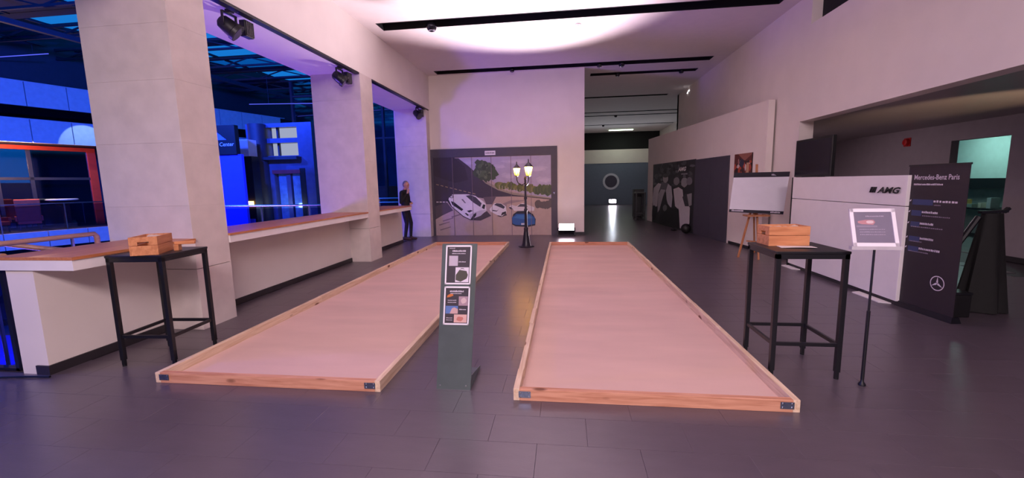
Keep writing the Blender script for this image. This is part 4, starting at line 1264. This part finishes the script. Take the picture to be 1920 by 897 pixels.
# balcony slab edge and glass railing on the far side
bs = struct(fbox(MB(), -16, 12.9, -.3, 0, .2, 3.6).build('floor_lounge', ATRDARK))
s = -16.0
while s < 11.6:
    fbox(MB(), s + .01, s + 1.28, -.72, -.04, -.02, .2).build('edge_panel', ATR, bs); s += 1.3
bs = thing('far_railing', 'long glass railing with steel handrail before the lounge across the atrium', 'railing', (0, 0, 0))
fbox(MB(), -16, 12.9, 1.12, 1.17, .02, .08).build('handrail', CHROME, bs)
s = -16.0
while s < 11.6:
    fbox(MB(), s + .03, s + 1.9, .05, 1.08, .04, .055).build('glass_panel', glass('rail_glass', (200, 205, 240), .10), bs)
    fbox(MB(), s - .02, s + .02, -.04, 1.12, .03, .07).build('post', CHROME, bs); s += 1.95
# lounge furniture behind the railing
ORNG = mat('orange_leather', (226, 110, 70), .6, var=.05)


def armchair(s, off, rz, label, mt):
    p = fp(s, 0, off)
    t = thing('lounge_chair', label, 'armchair', p, math.atan2(fd.y, fd.x) + rz, 'lounge chairs across the atrium')
    B(-.35, .35, -.35, .35, .28, .46).build('seat', mt, t, bevel=.03)
    m = MB(); m.hexa([(-.35, .24, .4), (.35, .24, .4), (.35, .36, .4), (-.35, .36, .4)], [(-.38, .42, 1.35), (.38, .42, 1.35), (.38, .54, 1.35), (-.38, .54, 1.35)]); m.build('backrest', mt, t, bevel=.03)
    for x in (-.36, .36): B(x - .05, x + .05, -.33, .33, .4, .62).build('armrest', mt, t, bevel=.02)
    for x in (-.3, .3):
        for y in (-.3, .3): B(x - .02, x + .02, y - .02, y + .02, 0, .28).build('leg', BLACK, t)


armchair(.68, .95, PI * .92, 'orange high-backed lounge chair behind the railing across the atrium', ORNG)
armchair(-.42, .8, PI * .1, 'reddish-brown lounge chair at the left edge across the atrium', mat('brown_leather_lounge', (150, 70, 50), .6))
lt = thing('lounge_table', 'dark oval lounge table with pale rim beside the orange chair across the atrium', 'table', fp(1.75, 0, .75), math.atan2(fd.y, fd.x))
m = MB(); m.lathe([(.5, 1.25), (.55, 1.29), (.5, 1.33)], n=24); m.build('top', mat('rim_pale', (190, 220, 230), .3), lt)
MB().lathe([(.3, 0), (.06, .05), (.06, .95), (.42, 1.22), (.5, 1.26)], n=20).build('pedestal', BLACK, lt, smooth=True)
light('lounge_fill', 'POINT', fp(.2, 3.0, .25), 330, (1.0, .55, .30), shadow_soft_size=.2)  # warm point light added to brighten the orange chairs
# lamp casting the pale round patch on the lower band
light('balcony_spot_light', 'SPOT', tuple(Vector(fp(2.5, 5.0, -2.2))), 130, (.60, 1.0, .85), aim=fp(2.6, 3.72, 0), spot_size=math.radians(42), spot_blend=.08, shadow_soft_size=.03)

# glass roof: opaque and clear strips on trusses
RZ = 8.0
rf = MB(); ROOFD = mat('roof_sheet', (24, 40, 70), .7, var=.08)
yy = -6.3; k = 0
rf_o = None
parts = []
while yy < 34.2:
    a = (yy, min(34.2, yy + .45)); b = (a[1], min(34.2, yy + 2.0))
    parts.append((a, b)); yy += 2.0
roofs = MB(); roofs.box(-40, -5.25, -6.5, -6.3, RZ, RZ + .1)
roof = struct(roofs.build('ceiling_atrium', ROOFD))
SKYG = glass('skylight_glass', (215, 235, 250), .06, .2)
SKYD = glass('skylight_tinted', (150, 196, 220), .06, .3)
rg = random.Random(21)
for (a, b) in parts:
    B(-40, -5.25, a[0], a[1], RZ, RZ + .05).build('roof_sheet', ROOFD, roof)
    if b[1] - b[0] < .2: continue
    x = -40
    while x < -5.3:
        x1 = min(-5.25, x + 2.9)
        q = rg.random()
        B(x + .04, x1 - .04, b[0], b[1], RZ + .01, RZ + .03).build('roof_pane', SKYG if q < .7 else SKYD if q < .95 else ROOFD, roof)
        B(x1 - .04, min(-5.25, x1 + .04), b[0], b[1], RZ - .03, RZ + .06).build('glazing_bar', ATRDARK, roof)
        x += 2.9


def truss(y, label):
    t = thing('roof_truss', label, 'truss', (0, y, 0), group='dark steel roof trusses over the atrium')
    m = MB(); m.bar((-36, 0, 7.9), (-5.3, 0, 7.9), .1, .1); m.build('top_chord', ATRDARK, t)
    m = MB(); m.bar((-36, 0, 7.5), (-5.3, 0, 7.5), .08, .08); m.build('bottom_chord', ATRDARK, t)
    wm = MB(); x = -36
    while x < -6:
        wm.bar((x, 0, 7.5), (x + 1.4, 0, 7.86), .05, .05); wm.bar((x + 1.4, 0, 7.86), (x + 2.8, 0, 7.5), .05, .05); x += 2.8
    wm.build('web', ATRDARK, t)
    return t


order = ['nearest', 'second', 'third', 'fourth', 'fifth', 'sixth', 'seventh', 'eighth', 'ninth', 'tenth']
for i, y in enumerate((9.9, 12.3, 14.7, 17.1, 19.5, 21.9, 24.3, 26.7, 29.1, 31.5)):
    truss(y, order[i] + ' dark steel truss under the atrium glass roof, counted from the camera')
pw_ = MB(); pw_.bar((-17.5, 6, 6.9), (-15.5, 31, 6.9), .16, .16)
tag(pw_.build('roof_tie_beam', ATRDARK), 'long dark beam running away under the atrium roof trusses', 'beam')
for (a, b, lab) in (((-16, 20.5, 5.9), (-9.5, 21.5, 5.9), 'upper'), ((-24, 14.5, 6.85), (-19.8, 14.8, 6.95), 'left')):
    t = thing('linear_light', lab + ' thin linear light hanging under the atrium roof', 'light', (0, 0, 0), group='linear lights under the atrium roof')
    MB().tube([a, b], .016, 8).build('lit_tube', emitter('blue_tube', (90, 100, 255), 1.2), t)
    for q in (.15, .85):
        p = Vector(a) * (1 - q) + Vector(b) * q
        MB().tube([p, (p.x, p.y, 7.3)], .01, 6).build('hanger', ATRDARK, t)
# elevator tower
TWM = mat('tower_steel', (84, 92, 124), .35, metal=.3, var=.05)
tw = thing('elevator_tower', 'blue-lit elevator tower with windows seen past the near pillar', 'tower', (0, 14.1, 0))
m = MB()
m.box(-11.25, -10.5, 0, 2.5, -3.2, 3.88); m.box(-9.3, -8.75, 0, 2.5, -3.2, 3.88); m.box(-10.5, -9.3, 0, 2.5, 3.74, 3.88); m.box(-10.5, -9.3, .0, 2.5, 3.2, 3.36); m.box(-10.5, -9.3, 0, 2.5, 2.25, 2.75)
m.box(-10.5, -10.3, 0, 2.5, -3.2, 2.25); m.box(-9.88, -9.72, .05, .3, -3.2, 2.25)
m.build('shell', TWM, tw)
MB().lathe([(.28, -3.2), (.28, 3.85)], (-10.72, -.12, 0), n=18).build('round_column', ATRDARK, tw, smooth=True)
for (z0, z1) in ((3.36, 3.74), (2.75, 3.2)):
    B(-10.46, -10.22, .3, .34, z0, z1).build('window_panel', emitter('tower_window', (196, 206, 240), .62), tw)
    B(-10.16, -9.34, .3, .34, z0, z1).build('window_panel', emitter('tower_window', (196, 206, 240), .62), tw)
    B(-10.22, -10.16, .2, .4, z0, z1).build('mullion', ATRDARK, tw)
B(-10.5, -9.2, -.3, .0, 2.6, 2.7).build('canopy', ATRDARK, tw)
B(-10.34, -9.28, -.05, .1, 2.12, 2.25).build('door_head', mat('dark_red', (120, 50, 60), .5), tw)
for (a, b) in ((-10.22, -9.92), (-9.68, -9.4)):
    B(a, b, .12, .16, -.5, 2.12).build('lift_door', mat('lift_glass', (110, 150, 190), .15, metal=.4, var=.1), tw)
B(-9.3, -9.1, -.03, .0, -.2, 2.3).build('dark_slot', BLACK, tw)
B(-10.3, -9.28, .2, 2.4, -3.2, 2.1).build('cabin', ATRDARK, tw)
light('lift_lamp', 'POINT', (-9.8, 13.7, .95), 8, (.75, .95, 1.0), shadow_soft_size=.06)
# blue kiosk with sign
kk = thing('blue_kiosk', 'tall blue partition with a dark sign above it behind the long ledge', 'kiosk', (0, 12.15, 0))
B(-11.2, -9.92, 0, .1, -.3, 2.68).build('blue_panel', mat('kiosk_blue', (60, 70, 220), .5, var=.03), kk)
B(-11.3, -10.02, -.06, .1, 2.68, 3.56).build('sign_box', BLACK, kk)
text_mb('Center', .17, (-10.58, -.064, 2.93), (1, 0, 0), (0, 0, 1), italic=.1).build('lettering', mat('sign_pale', (200, 200, 230), .6), kk)
m = MB(); m.poly([(-10.75, -.0635, 3.12), (-10.32, -.0635, 3.12), (-10.75, -.0635, 3.46)]); m.build('sign_triangle', mat('sign_blue', (90, 110, 200), .6), kk)
struct(B(-11.6, -8.0, 11.9, 16.8, -.35, -.31).build('floor_landing', ATR))
struct(B(-11.6, -8.0, 11.9, 16.8, -3.2, -.35).build('wall_landing', ATR))
wb2 = thing('white_box', 'pale cabinet unit between the blue kiosk and the elevator tower', 'cabinet', (-10.60, 13.2, -.31))
B(-.18, .18, -.1, .3, 3.0, 3.55).build('upper_body', ATR, wb2); B(-.14, .22, -.05, .3, .0, 3.0).build('dark_column', BLACK, wb2)
B(-.1, .15, -.12, -.05, 1.32, 1.5).build('lamp', emitter('warm_lamp', (255, 190, 110), 6), wb2); B(-.12, .16, -.14, .0, .0, .9).build('base_box', mat('kiosk_blue', (60, 70, 220), .5), wb2)
# far glazed wall seen through the third opening
gw = thing('glass_facade', 'dark blue glazed facade seen between the middle and far pillars', 'window', (0, 22.5, 0))
for i in range(7):
    B(-15 + i * 1.3, -14.88 + i * 1.3, -.1, .1, 0, 7.4).build('mullion', ATRDARK, gw)
    for (z0, z1) in ((1.6, 4.2), (4.25, 6.6), (6.65, 7.4)):
        if i < 6: B(-14.88 + i * 1.3, -13.7 + i * 1.3, -.01, .01, z0, z1).build('pane', PANE, gw)
for z in (1.55, 4.2, 6.6): B(-15, -7.2, -.08, .08, z - .05, z + .05).build('transom', ATRDARK, gw)
B(-15, -7.2, -.06, .06, 0, 1.5).build('spandrel', ATRDARK, gw)
# railings of the hall side
r1 = thing('inner_railing', 'steel railing with glass crossing behind the long wooden ledge', 'railing', (0, 10.5, 0))
MB().tube([(-11, 0, 1.15), (-5.3, 0, 1.15)], .028, 10).build('handrail', CHROME, r1, smooth=True)
MB().tube([(-11, 0, .1), (-5.3, 0, .1)], .02, 8).build('bottom_rail', CHROME, r1)
for i in range(5):
    MB().tube([(-10.9 + i * 1.38, 0, -.3), (-10.9 + i * 1.38, 0, 1.15)], .02, 8).build('post', CHROME, r1)
    if i < 4: B(-10.85 + i * 1.38, -9.57 + i * 1.38, -.006, .006, .13, 1.08).build('glass_panel', glass('rail_glass', (200, 205, 240), .10), r1)
r1.location.z = 0
r2 = thing('far_inner_railing', 'steel railing with bright glass seen left of the man in black', 'railing', (0, 15.2, 0))
for z in (1.0, 1.15, .55): MB().tube([(-8.6, 0, z), (-5.0, 0, z)], .025, 8).build('rail', CHROME, r2)
for x in (-8, -6.9, -5.8): MB().tube([(x, 0, -3.2), (x, 0, 1.15)], .02, 8).build('post', CHROME, r2)
B(-8.5, -5.1, -.006, .006, .6, 1.0).build('glass_panel', glass('rail_glass', (200, 205, 240), .10), r2)
r3 = thing('stair_handrail', 'round wooden handrail behind the short ledge, left of the near pillar', 'handrail', (0, 0, 0))
MB().tube([(-5.42, 3.22, 1.135), (-5.42, 4.22, 1.135), (-5.42, 4.25, 1.1), (-5.42, 4.25, .9)], .028, 12).build('rail', RAILW, r3, smooth=True)
for y in (3.3, 4.0): MB().tube([(-5.42, y, -3.2), (-5.42, y, 1.12)], .015, 8).build('post', CHROME, r3)
MB().tube([(-6.4, 3.25, 1.30), (-5.75, 3.9, 1.02), (-5.2, 4.2, .9)], .028, 12).build('sloping_rail', RAILW, r3, smooth=True)
# glass balustrade left of the low wall
r4_ = thing('glass_balustrade', 'glass balustrade with wooden top rail at the left end of the low wall', 'balustrade', (0, 3.12, 0))
MB().tube([(-8.8, 0, 1.06), (-4.965, 0, 1.06)], .03, 12).build('top_rail', RAILW, r4_, smooth=True)
for (a, b) in ((-8.7, -7.0), (-6.96, -5.0)): B(a, b, -.008, .008, .02, 1.03).build('glass_panel', glass('rail_glass', (200, 205, 240), .10), r4_)
B(-5.0, -4.962, -.03, .03, 0, 1.05).build('end_post', BLACKMET, r4_); B(-7.0, -6.96, -.03, .03, 0, 1.05).build('post', BLACKMET, r4_)
B(-8.8, -4.96, -.03, .03, 0, .025).build('shoe_rail', BLACKMET, r4_)
# lower level seen through the glass
mt_ = MB(); mt_.extrude([(-22, 9.5, -3.195), (-15.5, 9.0, -3.195), (-15.5, 12.2, -3.195), (-22, 11.0, -3.195)], (0, 0, .02))
tag(mt_.build('blue_carpet', mat('carpet_blue', (50, 50, 230), .9, var=.05)), 'bright blue carpet on the lower atrium floor seen through the balustrade', 'carpet')
gc = thing('display_car', 'dark car with a green light strip on the lower atrium floor', 'car', (-19.6, 13.4, -3.2), .4)
m = MB(); m.extrude([(-2, -.8, .25), (-2, -.8, .7), (-1.3, -.8, .85), (-.7, -.8, 1.3), (.7, -.8, 1.3), (1.3, -.8, .85), (2, -.8, .7), (2, -.8, .25)], (0, 1.6, 0)); m.build('body', mat('car_paint', (30, 40, 60), .25, metal=.5, var=.02), gc, bevel=.06)
for x in (-1.25, 1.25):
    for y in (-.8, .8): MB().lathe([(.33, -.1), (.33, .1)], (x, y, .33), n=18, axis='y').build('wheel', BLACK, gc)
B(-.5, .9, -.83, -.8, .78, .86).build('light_strip', emitter('green_strip', (120, 255, 130), 3.0), gc)
